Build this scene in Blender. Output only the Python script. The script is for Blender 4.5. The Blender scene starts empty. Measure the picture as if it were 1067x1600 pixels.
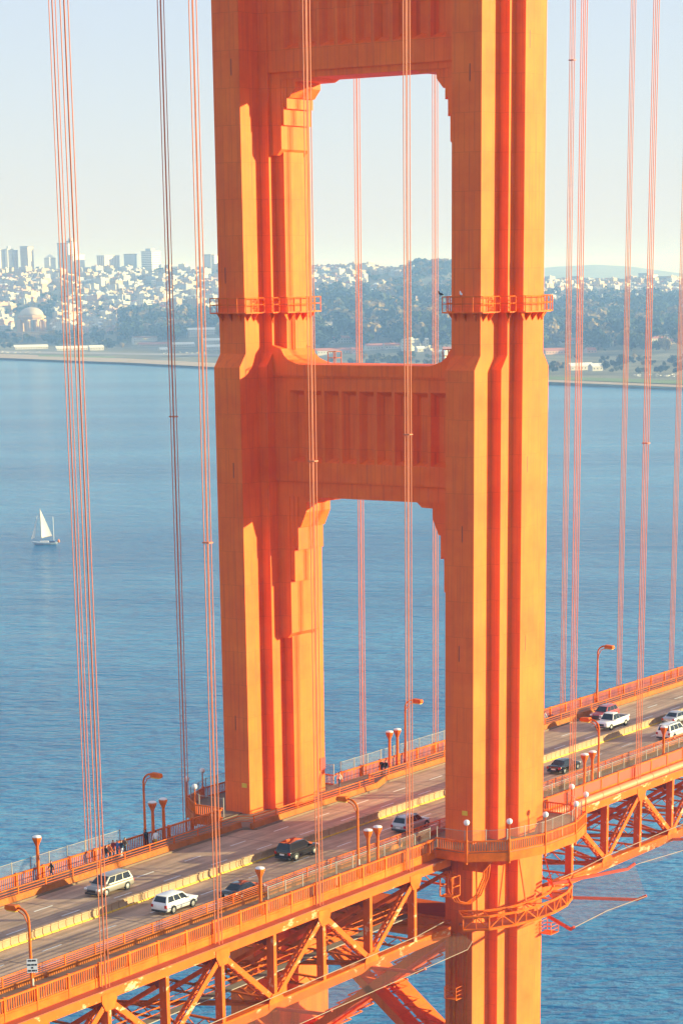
import bpy, math, random
from mathutils import Vector, Matrix
R = math.radians
rng = random.Random(7)
sc = bpy.context.scene
C = sc.collection

# ------------------------------------------------------------------ camera (metres; x south along the bridge, y east, z up, 0 = roadway at the tower)
CP = Vector((-206.954, -139.895, 53.912)); YAW, PIT, ROL, FPX = 0.958176, 0.300645, -0.012722, 3817.45
PU, PV = 533.5, 1614.05
fw = Vector((math.sin(YAW) * math.cos(PIT), math.cos(YAW) * math.cos(PIT), -math.sin(PIT)))
rt = fw.cross(Vector((0, 0, 1))).normalized(); up = rt.cross(fw)
rt2 = rt * math.cos(ROL) + up * math.sin(ROL); up2 = rt2.cross(fw)
cam = bpy.data.cameras.new('camera'); camo = bpy.data.objects.new('camera', cam); C.objects.link(camo)
M = Matrix((rt2, up2, -fw)).transposed().to_4x4(); M.translation = CP
camo.matrix_world = M
cam.sensor_fit = 'HORIZONTAL'; cam.sensor_width = 36
cam.lens = 36 * FPX / 1067
cam.shift_x = 0.0; cam.shift_y = (PV - 800) / 1067
cam.clip_start = 1; cam.clip_end = 60000
sc.camera = camo

def ray(u, v):
    return (fw * FPX + rt2 * (u - PU) + up2 * (PV - v)).normalized()
def at_z(u, v, z):
    d = ray(u, v); return CP + d * ((z - CP.z) / d.z)
def at_y(u, v, y):
    d = ray(u, v); return CP + d * ((y - CP.y) / d.y)
def at_r(u, v, r):
    d = ray(u, v); return CP + d * (r / math.hypot(d.x, d.y))

# ------------------------------------------------------------------ sky, sun, exposure
SUN_EL = R(10.5); SUNX = 0.70
sv = Vector((SUNX, -1, 0)).normalized() * math.cos(SUN_EL); sv.z = math.sin(SUN_EL)
w = bpy.data.worlds.new('World'); sc.world = w; w.use_nodes = True
nt = w.node_tree; bg = nt.nodes['Background']
sky = nt.nodes.new('ShaderNodeTexSky'); sky.sky_type = 'NISHITA'; sky.sun_disc = False
sky.sun_elevation = SUN_EL; sky.sun_rotation = math.atan2(sv.x, sv.y)
sky.altitude = 100; sky.air_density = 1.0; sky.dust_density = 0.5; sky.ozone_density = 1.5
veil = nt.nodes.new('ShaderNodeMix'); veil.data_type = 'RGBA'; veil.blend_type = 'ADD'; veil.inputs[0].default_value = 1.0
veil.inputs[7].default_value = (4.9, 5.25, 7.0, 1)          # thin even veil of high haze over the whole sky
nt.links.new(sky.outputs[0], veil.inputs[6]); nt.links.new(veil.outputs[2], bg.inputs[0]); bg.inputs[1].default_value = 0.041
sl = bpy.data.lights.new('sun', 'SUN'); so = bpy.data.objects.new('sun', sl); C.objects.link(so)
sl.energy = 5.0; sl.angle = R(0.5); sl.color = (1.0, 0.95, 0.56)
so.rotation_euler = sv.to_track_quat('Z', 'Y').to_euler(); so.location = (0, -200, 200)
sc.view_settings.view_transform = 'Standard'; sc.view_settings.look = 'None'
sc.view_settings.exposure = 1.12; sc.view_settings.gamma = 1.0; sc.view_settings.use_curve_mapping = False
cy = sc.cycles
cy.max_bounces = 7; cy.diffuse_bounces = 5; cy.glossy_bounces = 2; cy.transmission_bounces = 2
cy.transparent_max_bounces = 12; cy.volume_bounces = 0
cy.use_denoising = True; cy.sample_clamp_indirect = 6

# ------------------------------------------------------------------ helpers
WL = {}                                   # world position of each parent
def zd(x): return (0.01365 if x < 0 else 0.0113) * x
def tag(o, label=None, cat=None, group=None, kind=None):
    if label: o['label'] = label
    if cat: o['category'] = cat
    if group: o['group'] = group
    if kind: o['kind'] = kind
    return o
def empty(name, loc=(0, 0, 0), parent=None):
    o = bpy.data.objects.new(name, None); C.objects.link(o); o.empty_display_size = 0.3
    o.location = loc; WL[o.name] = Vector(loc)
    return o
def thing(name, label, cat, loc=(0, 0, 0), group=None):
    return tag(empty(name, loc), label, cat, group)
class MB:
    def __init__(s): s.v = []; s.f = []; s.m = []; s.k = 0
    def add(s, vs, fs):
        b = len(s.v); s.v += [tuple(q) for q in vs]
        for f in fs: s.f.append(tuple(b + i for i in f)); s.m.append(s.k)
        return s
    def box(s, x0, x1, y0, y1, z0, z1):
        return s.add([(x0, y0, z0), (x1, y0, z0), (x1, y1, z0), (x0, y1, z0), (x0, y0, z1), (x1, y0, z1), (x1, y1, z1), (x0, y1, z1)],
                     [(0, 3, 2, 1), (4, 5, 6, 7), (0, 1, 5, 4), (1, 2, 6, 5), (2, 3, 7, 6), (3, 0, 4, 7)])
    def bar(s, p, q, w_, h_, upv=(0, 0, 1)):
        p = Vector(p); q = Vector(q); d = (q - p).normalized(); u_ = Vector(upv)
        a = d.cross(u_)
        if a.length < 1e-4: a = d.cross(Vector((0, 1, 0)))
        a.normalize(); b = a.cross(d)
        a = a * (w_ / 2); b = b * (h_ / 2)
        return s.add([p - a - b, p + a - b, p + a + b, p - a + b, q - a - b, q + a - b, q + a + b, q - a + b],
                     [(0, 3, 2, 1), (4, 5, 6, 7), (0, 1, 5, 4), (1, 2, 6, 5), (2, 3, 7, 6), (3, 0, 4, 7)])
    def prism(s, poly, ax, a0, a1):      # polygon in the plane normal to axis ax
        n = len(poly)
        def P(t, a):
            return (a, t[0], t[1]) if ax == 'x' else (t[0], a, t[1]) if ax == 'y' else (t[0], t[1], a)
        vs = [P(t, a0) for t in poly] + [P(t, a1) for t in poly]
        fs = [tuple(range(n - 1, -1, -1)), tuple(range(n, 2 * n))] + [(i, (i + 1) % n, n + (i + 1) % n, n + i) for i in range(n)]
        return s.add(vs, fs)
    def tube(s, pts, r, n=8, closed=False, caps=True):
        pts = [Vector(p) for p in pts]; N = len(pts); vs = []; ref = None
        for i, p in enumerate(pts):
            d = ((pts[(i + 1) % N] if closed or i < N - 1 else p) - (pts[i - 1] if closed or i > 0 else p)).normalized()
            if ref is None: ref = d.orthogonal().normalized()
            a = (ref - d * ref.dot(d)).normalized(); ref = a; b = d.cross(a)
            rr = r[i] if isinstance(r, (list, tuple)) else r
            vs += [p + (a * math.cos(2 * math.pi * k / n) + b * math.sin(2 * math.pi * k / n)) * rr for k in range(n)]
        fs = []
        for i in range(N if closed else N - 1):
            j = (i + 1) % N
            fs += [(i * n + k, i * n + (k + 1) % n, j * n + (k + 1) % n, j * n + k) for k in range(n)]
        if caps and not closed: fs += [tuple(range(n - 1, -1, -1)), tuple((N - 1) * n + k for k in range(n))]
        return s.add(vs, fs)
    def lathe(s, prof, c=(0, 0, 0), n=14):
        vs = []; fs = []
        for r_, z_ in prof:
            vs += [(c[0] + r_ * math.cos(2 * math.pi * k / n), c[1] + r_ * math.sin(2 * math.pi * k / n), c[2] + z_) for k in range(n)]
        for i in range(len(prof) - 1):
            fs += [(i * n + k, i * n + (k + 1) % n, (i + 1) * n + (k + 1) % n, (i + 1) * n + k) for k in range(n)]
        fs += [tuple(range(n - 1, -1, -1)), tuple((len(prof) - 1) * n + k for k in range(n))]
        return s.add(vs, fs)
    def mesh(s, name, mats):
        me = bpy.data.meshes.new(name); me.from_pydata(s.v, [], s.f)
        for m_ in (mats if isinstance(mats, (list, tuple)) else [mats]): me.materials.append(m_)
        if any(s.m): me.polygons.foreach_set('material_index', s.m)
        me.update(); return me
    def build(s, name, mats, parent=None, smooth=False, local=False):
        me = s.mesh(name, mats)
        if smooth: me.polygons.foreach_set('use_smooth', [True] * len(me.polygons))
        return link(name, me, parent, local)
def link(name, me, parent=None, local=False):
    o = bpy.data.objects.new(name, me); C.objects.link(o)
    if parent is not None:
        o.parent = parent
        if not local: o.location = -WL.get(parent.name, Vector((0, 0, 0)))
    WL[o.name] = Vector((0, 0, 0))
    return o
def shared(name, me, parent, loc, rotz=0.0):   # a repeat of a part that shares mesh data; loc in world space
    o = bpy.data.objects.new(name, me); C.objects.link(o); o.parent = parent
    o.location = Vector(loc) - WL.get(parent.name, Vector((0, 0, 0))); o.rotation_euler = (0, 0, rotz)
    return o
def kids(o): return [c for c in bpy.data.objects if c.parent == o]
def copy_tree(o, parent=None):
    c = o.copy(); C.objects.link(c)
    if parent is not None: c.parent = parent
    for ch in list(o.children): copy_tree(ch, c)
    return c

# ------------------------------------------------------------------ materials
MATS = {}
def mat(name, col, rough=0.6, metal=0.0, var=0.12, vscale=0.6, bump=0.0, bscale=6.0, streak=0.0, seams=0.0, spec=0.5, hue=None):
    m = bpy.data.materials.new(name); m.use_nodes = True; t = m.node_tree; b = t.nodes['Principled BSDF']
    b.inputs['Roughness'].default_value = rough; b.inputs['Metallic'].default_value = metal
    b.inputs['Specular IOR Level'].default_value = spec
    N = t.nodes.new; L = t.links.new
    geo = N('ShaderNodeNewGeometry')
    src = None
    if var > 0:
        no = N('ShaderNodeTexNoise'); no.inputs['Scale'].default_value = vscale; no.inputs['Detail'].default_value = 6
        no.inputs['Roughness'].default_value = 0.65
        L(geo.outputs['Position'], no.inputs['Vector'])
        mx = N('ShaderNodeMix'); mx.data_type = 'RGBA'
        lo = [c * (1 - var) for c in col]; hi = [min(1, c * (1 + var)) for c in (hue or col)]
        mx.inputs[6].default_value = (*lo, 1); mx.inputs[7].default_value = (*hi, 1)
        mr = N('ShaderNodeMapRange'); mr.inputs[1].default_value = 0.3; mr.inputs[2].default_value = 0.7
        L(no.outputs[0], mr.inputs[0]); L(mr.outputs[0], mx.inputs[0]); src = mx.outputs[2]
    if streak > 0:
        mp = N('ShaderNodeMapping'); mp.inputs['Scale'].default_value = (3.2, 3.2, 0.10)
        L(geo.outputs['Position'], mp.inputs[0])
        n2 = N('ShaderNodeTexNoise'); n2.inputs['Scale'].default_value = 1.0; n2.inputs['Detail'].default_value = 5
        L(mp.outputs[0], n2.inputs['Vector'])
        r2 = N('ShaderNodeMapRange'); r2.inputs[1].default_value = 0.5; r2.inputs[2].default_value = 0.8
        r2.inputs[3].default_value = 0; r2.inputs[4].default_value = streak
        L(n2.outputs[0], r2.inputs[0])
        m2 = N('ShaderNodeMix'); m2.data_type = 'RGBA'; m2.inputs[7].default_value = (*[min(1, c * 0.72 + 0.02) for c in col], 1)
        if src: L(src, m2.inputs[6])
        else: m2.inputs[6].default_value = (*col, 1)
        L(r2.outputs[0], m2.inputs[0]); src = m2.outputs[2]
    hgt = None
    if seams > 0:                          # riveted plate joints
        sx = N('ShaderNodeSeparateXYZ'); L(geo.outputs['Position'], sx.inputs[0])
        ad = N('ShaderNodeMath'); L(sx.outputs[0], ad.inputs[0]); L(sx.outputs[1], ad.inputs[1])
        cb = N('ShaderNodeCombineXYZ'); L(ad.outputs[0], cb.inputs[0]); L(sx.outputs[2], cb.inputs[1])
        br = N('ShaderNodeTexBrick'); br.inputs['Scale'].default_value = 1.0
        br.inputs['Brick Width'].default_value = 1.067; br.inputs['Row Height'].default_value = 3.4
        br.inputs['Mortar Size'].default_value = 0.035; br.inputs['Mortar Smooth'].default_value = 0.3
        br.inputs['Bias'].default_value = 0.0
        br.inputs['Color1'].default_value = (1, 1, 1, 1); br.inputs['Color2'].default_value = (0.86, 0.84, 0.84, 1); br.inputs['Mortar'].default_value = (0.62, 0.60, 0.60, 1)
        L(cb.outputs[0], br.inputs['Vector'])
        m3 = N('ShaderNodeMix'); m3.data_type = 'RGBA'; m3.blend_type = 'MULTIPLY'; m3.inputs[0].default_value = seams
        if src: L(src, m3.inputs[6])
        else: m3.inputs[6].default_value = (*col, 1)
        L(br.outputs[0], m3.inputs[7]); src = m3.outputs[2]
    if src: L(src, b.inputs['Base Color'])
    else: b.inputs['Base Color'].default_value = (*col, 1)
    if bump > 0:
        n3 = N('ShaderNodeTexNoise'); n3.inputs['Scale'].default_value = bscale; n3.inputs['Detail'].default_value = 4
        L(geo.outputs['Position'], n3.inputs['Vector'])
        bp = N('ShaderNodeBump'); bp.inputs['Strength'].default_value = bump; bp.inputs['Distance'].default_value = 0.05
        L(n3.outputs[0], bp.inputs['Height']); L(bp.outputs[0], b.inputs['Normal'])
    MATS[name] = m; return m
OR = (0.97, 0.143, 0.024)
mat('tower_paint', OR, 0.55, spec=0.12, var=0.10, vscale=0.22, streak=0.75, seams=0.42, bump=0.06, hue=(0.97, 0.178, 0.026))
mat('steel_paint', (0.66, 0.112, 0.010), 0.55, spec=0.08, var=0.20, vscale=0.7, streak=0.25, bump=0.08, hue=(0.74, 0.15, 0.014))
mat('worn_paint', (0.62, 0.14, 0.06), 0.6, var=0.0)
mat('rope_paint', (0.62, 0.15, 0.055), 0.6, var=0.15, vscale=0.8)
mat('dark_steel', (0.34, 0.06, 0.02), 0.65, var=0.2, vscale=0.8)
mat('red_panel', (0.62, 0.052, 0.016), 0.6, var=0.12, vscale=0.9)
mat('pipe_paint', (0.70, 0.22, 0.09), 0.5, var=0.12, vscale=1.5)
mat('asphalt', (0.43, 0.28, 0.18), 0.85, var=0.22, vscale=0.35, bump=0.2, bscale=3)
mat('kerb_paint', (0.44, 0.125, 0.022), 0.7, var=0.25, vscale=0.9, streak=0.4, spec=0.1)
mat('sidewalk', (0.22, 0.14, 0.085), 0.85, var=0.15, vscale=0.8)
mat('white_line', (0.72, 0.70, 0.64), 0.7, var=0.2, vscale=2.5)
mat('barrier_concrete', (0.42, 0.26, 0.14), 0.8, var=0.14, vscale=1.2)
mat('barrier_yellow', (0.80, 0.50, 0.04), 0.7, var=0.2, vscale=2)
mat('black', (0.012, 0.012, 0.013), 0.6, var=0)
mat('rubber', (0.018, 0.018, 0.02), 0.8, var=0)
mat('grey_metal', (0.34, 0.29, 0.25), 0.5, var=0.1)
mat('white', (0.80, 0.79, 0.76), 0.5, var=0.05)
mat('yellow_sign', (0.78, 0.50, 0.03), 0.5, var=0.05)
mat('red_hatch', (0.55, 0.03, 0.02), 0.5, var=0.05)
mat('globe', (0.80, 0.78, 0.74), 0.25, var=0)
mat('cable_white', (0.42, 0.30, 0.20), 0.5, var=0)
def screen_mat(name, col, alpha, rough=0.6):
    m = bpy.data.materials.new(name); m.use_nodes = True; t = m.node_tree; b = t.nodes['Principled BSDF']
    b.inputs['Base Color'].default_value = (*col, 1); b.inputs['Roughness'].default_value = rough
    N = t.nodes.new; L = t.links.new
    g = N('ShaderNodeNewGeometry'); no = N('ShaderNodeTexNoise'); no.inputs['Scale'].default_value = 1.2
    L(g.outputs['Position'], no.inputs['Vector'])
    mr = N('ShaderNodeMapRange'); mr.inputs[3].default_value = alpha - 0.06; mr.inputs[4].default_value = alpha + 0.06
    L(no.outputs[0], mr.inputs[0]); L(mr.outputs[0], b.inputs['Alpha'])
    MATS[name] = m; return m
screen_mat('fence_mesh', (0.34, 0.26, 0.20), 0.17)
screen_mat('net_mesh', (0.50, 0.32, 0.20), 0.22)
def worn_and_glint(name, col, pale, amount):
    m = mat(name, col, 0.55, var=0.14, vscale=0.8, streak=0.3, spec=0.08); t = m.node_tree; b = t.nodes['Principled BSDF']; N = t.nodes.new; L = t.links.new
    s0 = b.inputs['Base Color'].links[0].from_socket; g = N('ShaderNodeNewGeometry'); mp = N('ShaderNodeMapping'); mp.inputs['Scale'].default_value = (0.35, 1, 0.8); L(g.outputs['Position'], mp.inputs[0])
    n = N('ShaderNodeTexNoise'); n.inputs['Scale'].default_value = 1.3; n.inputs['Detail'].default_value = 8; n.inputs['Roughness'].default_value = 0.7; L(mp.outputs[0], n.inputs['Vector'])
    r = N('ShaderNodeMapRange'); r.inputs[1].default_value = amount; r.inputs[2].default_value = amount + 0.06; L(n.outputs[0], r.inputs[0])
    x = N('ShaderNodeMix'); x.data_type = 'RGBA'; x.inputs[7].default_value = (*pale, 1); L(r.outputs[0], x.inputs[0]); L(s0, x.inputs[6]); L(x.outputs[2], b.inputs['Base Color'])
    return m
worn_and_glint('truss_paint', (0.74, 0.125, 0.012), (0.84, 0.48, 0.26), 0.575)  # pale patches: worn paint, with sun highlights on the steel painted in too
PAINT = MATS['steel_paint']; TP = MATS['tower_paint']
# ------------------------------------------------------------------ the bridge tower
YC = 13.7
def section(a, b, c, ox=0.0):
    h = [(-a[0], -a[1]), (-b[0], -a[1]), (-b[0], -b[1]), (-c[0], -b[1]), (-c[0], -c[1])]
    q = h + [(-x, y) for x, y in reversed(h)]
    return q + [(-x, -y) for x, y in q]
LOW = section((6.8, 1.6), (3.75, 2.67), (1.65, 3.73)); UPP = section((5.75, 1.6), (2.7, 2.67), (1.65, 3.73))
tower = thing('bridge_tower', 'huge orange steel suspension bridge tower with two stepped legs and fluted cross struts', 'bridge tower', (0, 0, -70))
LEGS = {}
for s, nm in ((-1, 'near'), (1, 'far')):
    m = MB(); lv = [(-72, LOW), (45.3, LOW), (46.6, UPP), (100, UPP)]
    vs = []; fs = []
    for z, q in lv: vs += [(x, s * YC + y, z) for x, y in q]
    n = 20
    for i in range(len(lv) - 1): fs += [(i * n + k, i * n + (k + 1) % n, (i + 1) * n + (k + 1) % n, (i + 1) * n + k) for k in range(n)]
    fs += [tuple(range(n - 1, -1, -1)), tuple(3 * n + k for k in range(n))]
    m.add(vs, fs); LEGS[s] = tag(m.build('leg', TP, tower), 'near right leg of the tower' if s < 0 else 'far left leg of the tower')
def strut(zs, zb, zf0, zf1, zc, zt, dy):
    """soffit, face bottom, flute bottom, flute top, cornice, top"""
    m = MB(); m.box(-2.3, 2.3, -11.2, 11.2, zs, zb)
    body = m.build('portal_strut', TP, tower)
    # fluted faces
    f = MB(); X = 2.55; Y = 11.15; G = 9.45; n = 9; st = 2 * G / n; dep = 0.7
    for sx in (-1, 1):
        V = []; F = []
        def v(y, z, d=0): V.append((sx * (X - d), y, z)); return len(V) - 1
        tl, bl = v(Y, zc), v(Y, zb); trr, brr = v(-Y, zc), v(-Y, zb)
        O = [(v(G - k * st, zf1), v(G - k * st, zf0)) for k in range(n + 1)]
        O2 = [(v(G - k * st - 0.36, zf1), v(G - k * st - 0.36, zf0)) for k in range(n)]
        B1 = [(v(G - k * st - 0.84, zf1 - 0.45, dep), v(G - k * st - 0.84, zf0 + 0.45, dep)) for k in range(n)]
        B2 = [(v(G - (k + 1) * st + 0.03, zf1 - 0.45, dep), v(G - (k + 1) * st + 0.03, zf0 + 0.45, dep)) for k in range(n)]
        for k in range(n):
            F += [(O[k][0], O[k][1], O2[k][1], O2[k][0]), (O2[k][0], O2[k][1], B1[k][1], B1[k][0]), (B1[k][0], B1[k][1], B2[k][1], B2[k][0]), (B2[k][0], B2[k][1], O[k + 1][1], O[k + 1][0]),
                  (O2[k][0], B1[k][0], B2[k][0], O[k + 1][0]), (O2[k][1], O[k + 1][1], B2[k][1], B1[k][1])]
        F += [(tl, bl, O[0][1], O[0][0]), (O[n][0], O[n][1], brr, trr)]
        F.append(tuple([tl] + [q for k in range(n) for q in (O[k][0], O2[k][0])] + [O[n][0], trr]))
        F.append(tuple([brr, O[n][1]] + [q for k in range(n - 1, -1, -1) for q in (O2[k][1], O[k][1])] + [bl]))
        f.add(V, F)
    f.add([(-X, Y, zb), (X, Y, zb), (X, -Y, zb), (-X, -Y, zb)], [(0, 1, 2, 3)])
    f.add([(-X, Y, zc), (X, Y, zc), (X, -Y, zc), (-X, -Y, zc)], [(3, 2, 1, 0)])
    f.build('fluted_face', TP, body)
    c = MB(); c.prism([(11.18, zc), (11.18, zt + 1.9), (9.98, zt + 1.5), (9.6, zt + 0.85), (9.1, zt + 0.45), (8.3, zt + 0.15), (7.7, zt), (-7.7, zt), (-8.3, zt + 0.15), (-9.1, zt + 0.45), (-9.6, zt + 0.85), (-9.98, zt + 1.5), (-11.18, zt + 1.9), (-11.18, zc)], 'x', -2.72, 2.72)
    c.build('cap', TP, body)
    for sy in (-1, 1):
        root = None
        st_ = [(11.18, 9.55 + dy, zs - 13.9, 2.30), (9.56 + dy, 9.05 + dy, zs - 8.3, 2.24), (9.06 + dy, 8.6 + dy, zs - 5.1, 2.18)]
        if dy > 0: st_ = [(11.18, 9.75, zs - 6.4, 2.30), (9.76, 9.45, zs - 3.9, 2.24), (9.46, 9.1, zs - 2.4, 2.18)]
        for k, (ya, yb, z0, hx) in enumerate(st_):
            b = MB(); g = 0.3 if k else 0.55
            b.prism([(sy * ya, zs + 0.02), (sy * ya, z0 - (g if k == 0 else 0)), (sy * (yb + (g if k == 0 else 0.0)), z0 - g), (sy * yb, z0), (sy * yb, zs + 0.02)], 'x', -hx, hx)
            if root is None: root = b.build('corner_bracket', TP, body)
            else: b.build('bracket_step', TP, root) if False else b.build('corner_bracket', TP, body)
        b = MB(); e = 0.5 if dy > 0 else 0.0
        k_ = 0.55 if dy > 0 else 1.0
        b.prism([(sy * (8.62 + e), zs + 0.02), (sy * (8.62 + e), zs - 3.1 * k_), (sy * (8.35 + e), zs - 3.1 * k_), (sy * (7.62 + e), zs - 1.55 * k_), (sy * (7.62 + e), zs - 0.55 * k_), (sy * 6.35, zs - 0.5 * k_), (sy * 5.75, zs + 0.02)], 'x', -2.12, 2.12)
        b.build('corner_bracket', TP, body)
    return body
strut(32.55, 34.1, 36.0, 43.0, 44.4, 45.5, 0.0)
strut(72.2, 72.8, 74.9, 81.0, 82.6, 83.5, 0.5)
# service platforms round the legs
def offset_sec(d): return section((5.75 + d, 1.6 + d), (2.7 + d, 2.67 + d), (1.65 + d, 3.73 + d))
post_me = MB().box(-0.035, 0.035, -0.035, 0.035, 0, 1.35).mesh('post', PAINT)
for s in (-1, 1):
    ZF = 50.55
    q = offset_sec(0.66); n = len(q); fl = MB()
    inner = offset_sec(-0.03)
    vs = []
    for z in (ZF - 0.12, ZF):
        vs += [(x, s * YC + y, z) for x, y in q]; vs += [(x, s * YC + y, z) for x, y in inner]
    fs = []
    for k in range(n):
        j = (k + 1) % n
        fs += [(k, n + k, n + j, j), (2 * n + k, 2 * n + j, 3 * n + j, 3 * n + k), (k, j, 2 * n + j, 2 * n + k), (n + k, 3 * n + k, 3 * n + j, n + j)]
    fl.add(vs, fs); pf = fl.build('service_platform', TP, tower)
    for hz in (0.72, 1.35):
        MB().tube([(x, s * YC + y, ZF + hz) for x, y in offset_sec(0.62)], 0.045, 5, closed=True).build('guard_rail', PAINT, pf)
    q2 = offset_sec(0.62)
    for k in range(n):
        a, b = Vector(q2[k]), Vector(q2[(k + 1) % n]); L_ = (b - a).length; c = max(1, round(L_ / 1.15))
        nrm = Vector(((b - a).y, -(b - a).x)).normalized()
        for t in range(c):
            p_ = a + (b - a) * (t / c)
            shared('post', post_me, pf, (p_.x, s * YC + p_.y, ZF))
            if t > 0 or c == 1:
                pm = a + (b - a) * ((t + (0.5 if c == 1 else 0)) / c)
                e_ = nrm * 0.6
                g = MB(); tdir = (b - a).normalized() * 0.03
                P0 = Vector((pm.x, s * YC + pm.y, ZF - 0.13)); P1 = P0 - Vector((e_.x, e_.y, 0)); P2 = P1 - Vector((0, 0, 0.75)); T = Vector((tdir.x, tdir.y, 0))
                g.add([P0 - T, P1 - T, P2 - T, P0 + T, P1 + T, P2 + T], [(0, 1, 2), (5, 4, 3), (0, 3, 4, 1), (1, 4, 5, 2), (2, 5, 3, 0)])
                g.build('bracket', PAINT, pf)
# bracing below the roadway
def laced(p, q, w_, d_, parent, name='cross_brace', step=1.6):
    p = Vector(p); q = Vector(q)
    a = MB().bar(p, q, w_, d_, (1, 0, 0)).build(name, TP, parent)
    return a
tb = MB().box(-2.6, 2.6, -10.1, 10.1, -11.5, -9.0).build('lower_strut', TP, tower)
for sy in (-1, 1):
    for sx in (-1.9, 1.9):
        br = MB(); br.bar((sx, sy * 10.4, -10.2), (sx, -sy * 10.4, -26.0), 0.9 if sx < 0 else 0.9, 2.1, (1, 0, 0))
        b_ = br.build('cross_brace', TP, tower)
    lc = MB(); p = Vector((0, sy * 10.4, -10.2)); q = Vector((0, -sy * 10.4, -26.0)); d = (q - p).normalized(); L_ = (q - p).length
    nn = 14; nv = Vector((0, -d.z, d.y)) * 0.95
    for k in range(nn):
        a = p + d * (L_ * k / nn); e = p + d * (L_ * (k + 1) / nn)
        for sg in (-1, 1):
            lc.bar(a + Vector((-1.5, 0, 0)) + nv * sg, e + Vector((1.5, 0, 0)) + nv * sg, 0.16, 0.10)
            lc.bar(a + Vector((-1.5, 0, 0)) + nv * sg, a + Vector((1.5, 0, 0)) + nv * sg, 0.16, 0.10)
    tag(lc.build('lacing', PAINT, b_), kind='stuff')
# small fittings on the legs
def plate(u, v, y, w_, h_, m_, name):
    p = at_y(u, v, y); return MB().box(p.x - w_ / 2, p.x + w_ / 2, y - 0.03, y + 0.03, p.z - h_ / 2, p.z + h_ / 2).build(name, m_, tower)
def nplate(x, y, z, w_, h_, m_, name):
    return MB().box(x - 0.03, x + 0.03, y - w_ / 2, y + w_ / 2, z - h_ / 2, z + h_ / 2).build(name, m_, tower)
nplate(-6.83, 12.75, 4.2 - 1.1, 0.62, 0.45, MATS['yellow_sign'], 'warning_plate')
nplate(-6.83, -14.7 + 0.3, 3.2, 0.62, 0.45, MATS['yellow_sign'], 'warning_plate')
plate(504, 1194, 12.07, 0.95, 1.35, MATS['red_hatch'], 'access_hatch')
# access ladder above the lower strut
ld = MB(); lx, ly = -0.55, 9.90
lad = MB().bar((lx - 0.2, ly, 45.6), (lx - 0.2, ly, 50.4), 0.06, 0.06).build('ladder', PAINT, tower)
MB().bar((lx + 0.2, ly, 45.6), (lx + 0.2, ly, 50.4), 0.06, 0.06).build('stile', PAINT, lad)
for k in range(14): MB().bar((lx - 0.2, ly, 45.9 + k * 0.33), (lx + 0.2, ly, 45.9 + k * 0.33), 0.04, 0.04).build('rung', PAINT, lad)

for u, v, face in ((361, 104, 'N'), (365, 735, 'N'), (352, 430, 'N'), (734, 112, 'N'), (722, 835, 'N'), (717, 1022, 'N'), (368, 1130, 'N')):
    xx = (-5.76 if v < 540 else -6.81); d = ray(u, v); q = CP + d * ((xx - CP.x) / d.x)
    MB().box(xx - 0.015, xx + 0.02, q.y - 0.05, q.y + 0.05, q.z - 0.75, q.z + 0.75).build('vent_slot', MATS['dark_steel'], tower)
for u, v in ((824, 725), (821, 1005), (828, 60), (818, 420)):
    q = at_y(u, v, -17.44); MB().box(q.x - 0.05, q.x + 0.05, -17.445, -17.42, q.z - 0.75, q.z + 0.75).build('vent_slot', MATS['dark_steel'], tower)
# ------------------------------------------------------------------ roadway, sidewalks
XS = [-92, -60, -30, -13, -9, 0, 9, 13, 40, 80, 150]
def strip(y0, y1, z0, z1, xs=XS, yf=None):
    """slab following the grade; yf(x) -> (y0, y1) overrides"""
    m = MB(); vs = []; n = len(xs)
    for x in xs:
        a, b = yf(x) if yf else (y0, y1)
        vs += [(x, a, zd(x) + z0), (x, b, zd(x) + z0), (x, b, zd(x) + z1), (x, a, zd(x) + z1)]
    fs = [(3, 2, 1, 0), tuple(4 * (n - 1) + k for k in range(4))]
    for i in range(n - 1):
        for k in range(4): fs.append((4 * i + k, 4 * i + (k + 1) % 4, 4 * (i + 1) + (k + 1) % 4, 4 * (i + 1) + k))
    return m.add(vs, fs)
# asphalt with patches, tyre-dark wheel tracks and transverse joints
am = MATS['asphalt']; t = am.node_tree; b = t.nodes['Principled BSDF']; N = t.nodes.new; L = t.links.new
src = b.inputs['Base Color'].links[0].from_socket
g = N('ShaderNodeNewGeometry'); sp = N('ShaderNodeSeparateXYZ'); L(g.outputs['Position'], sp.inputs[0])
wv = N('ShaderNodeMath'); wv.operation = 'PINGPONG'; wv.inputs[1].default_value = 7.62; L(sp.outputs[0], wv.inputs[0])
lt = N('ShaderNodeMath'); lt.operation = 'LESS_THAN'; lt.inputs[1].default_value = 0.05; L(wv.outputs[0], lt.inputs[0])
mp = N('ShaderNodeMapping'); mp.inputs['Scale'].default_value = (0.05, 1.1, 1); L(g.outputs['Position'], mp.inputs[0])
no = N('ShaderNodeTexNoise'); no.inputs['Scale'].default_value = 1.6; no.inputs['Detail'].default_value = 5; L(mp.outputs[0], no.inputs['Vector'])
mr = N('ShaderNodeMapRange'); mr.inputs[1].default_value = 0.35; mr.inputs[2].default_value = 0.7; mr.inputs[3].default_value = 0.72; mr.inputs[4].default_value = 1.2; L(no.outputs[0], mr.inputs[0])
mx = N('ShaderNodeMix'); mx.data_type = 'RGBA'; mx.blend_type = 'MULTIPLY'; mx.inputs[0].default_value = 1
L(src, mx.inputs[6]); L(mr.outputs[0], mx.inputs[7])
mx2 = N('ShaderNodeMix'); mx2.data_type = 'RGBA'; mx2.inputs[7].default_value = (0.07, 0.055, 0.045, 1); L(lt.outputs[0], mx2.inputs[0]); L(mx.outputs[2], mx2.inputs[6])
L(mx2.outputs[2], b.inputs['Base Color'])
road = tag(strip(-9.5, 9.5, -0.35, 0.0).build('road', MATS['asphalt']), kind='structure')
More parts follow.
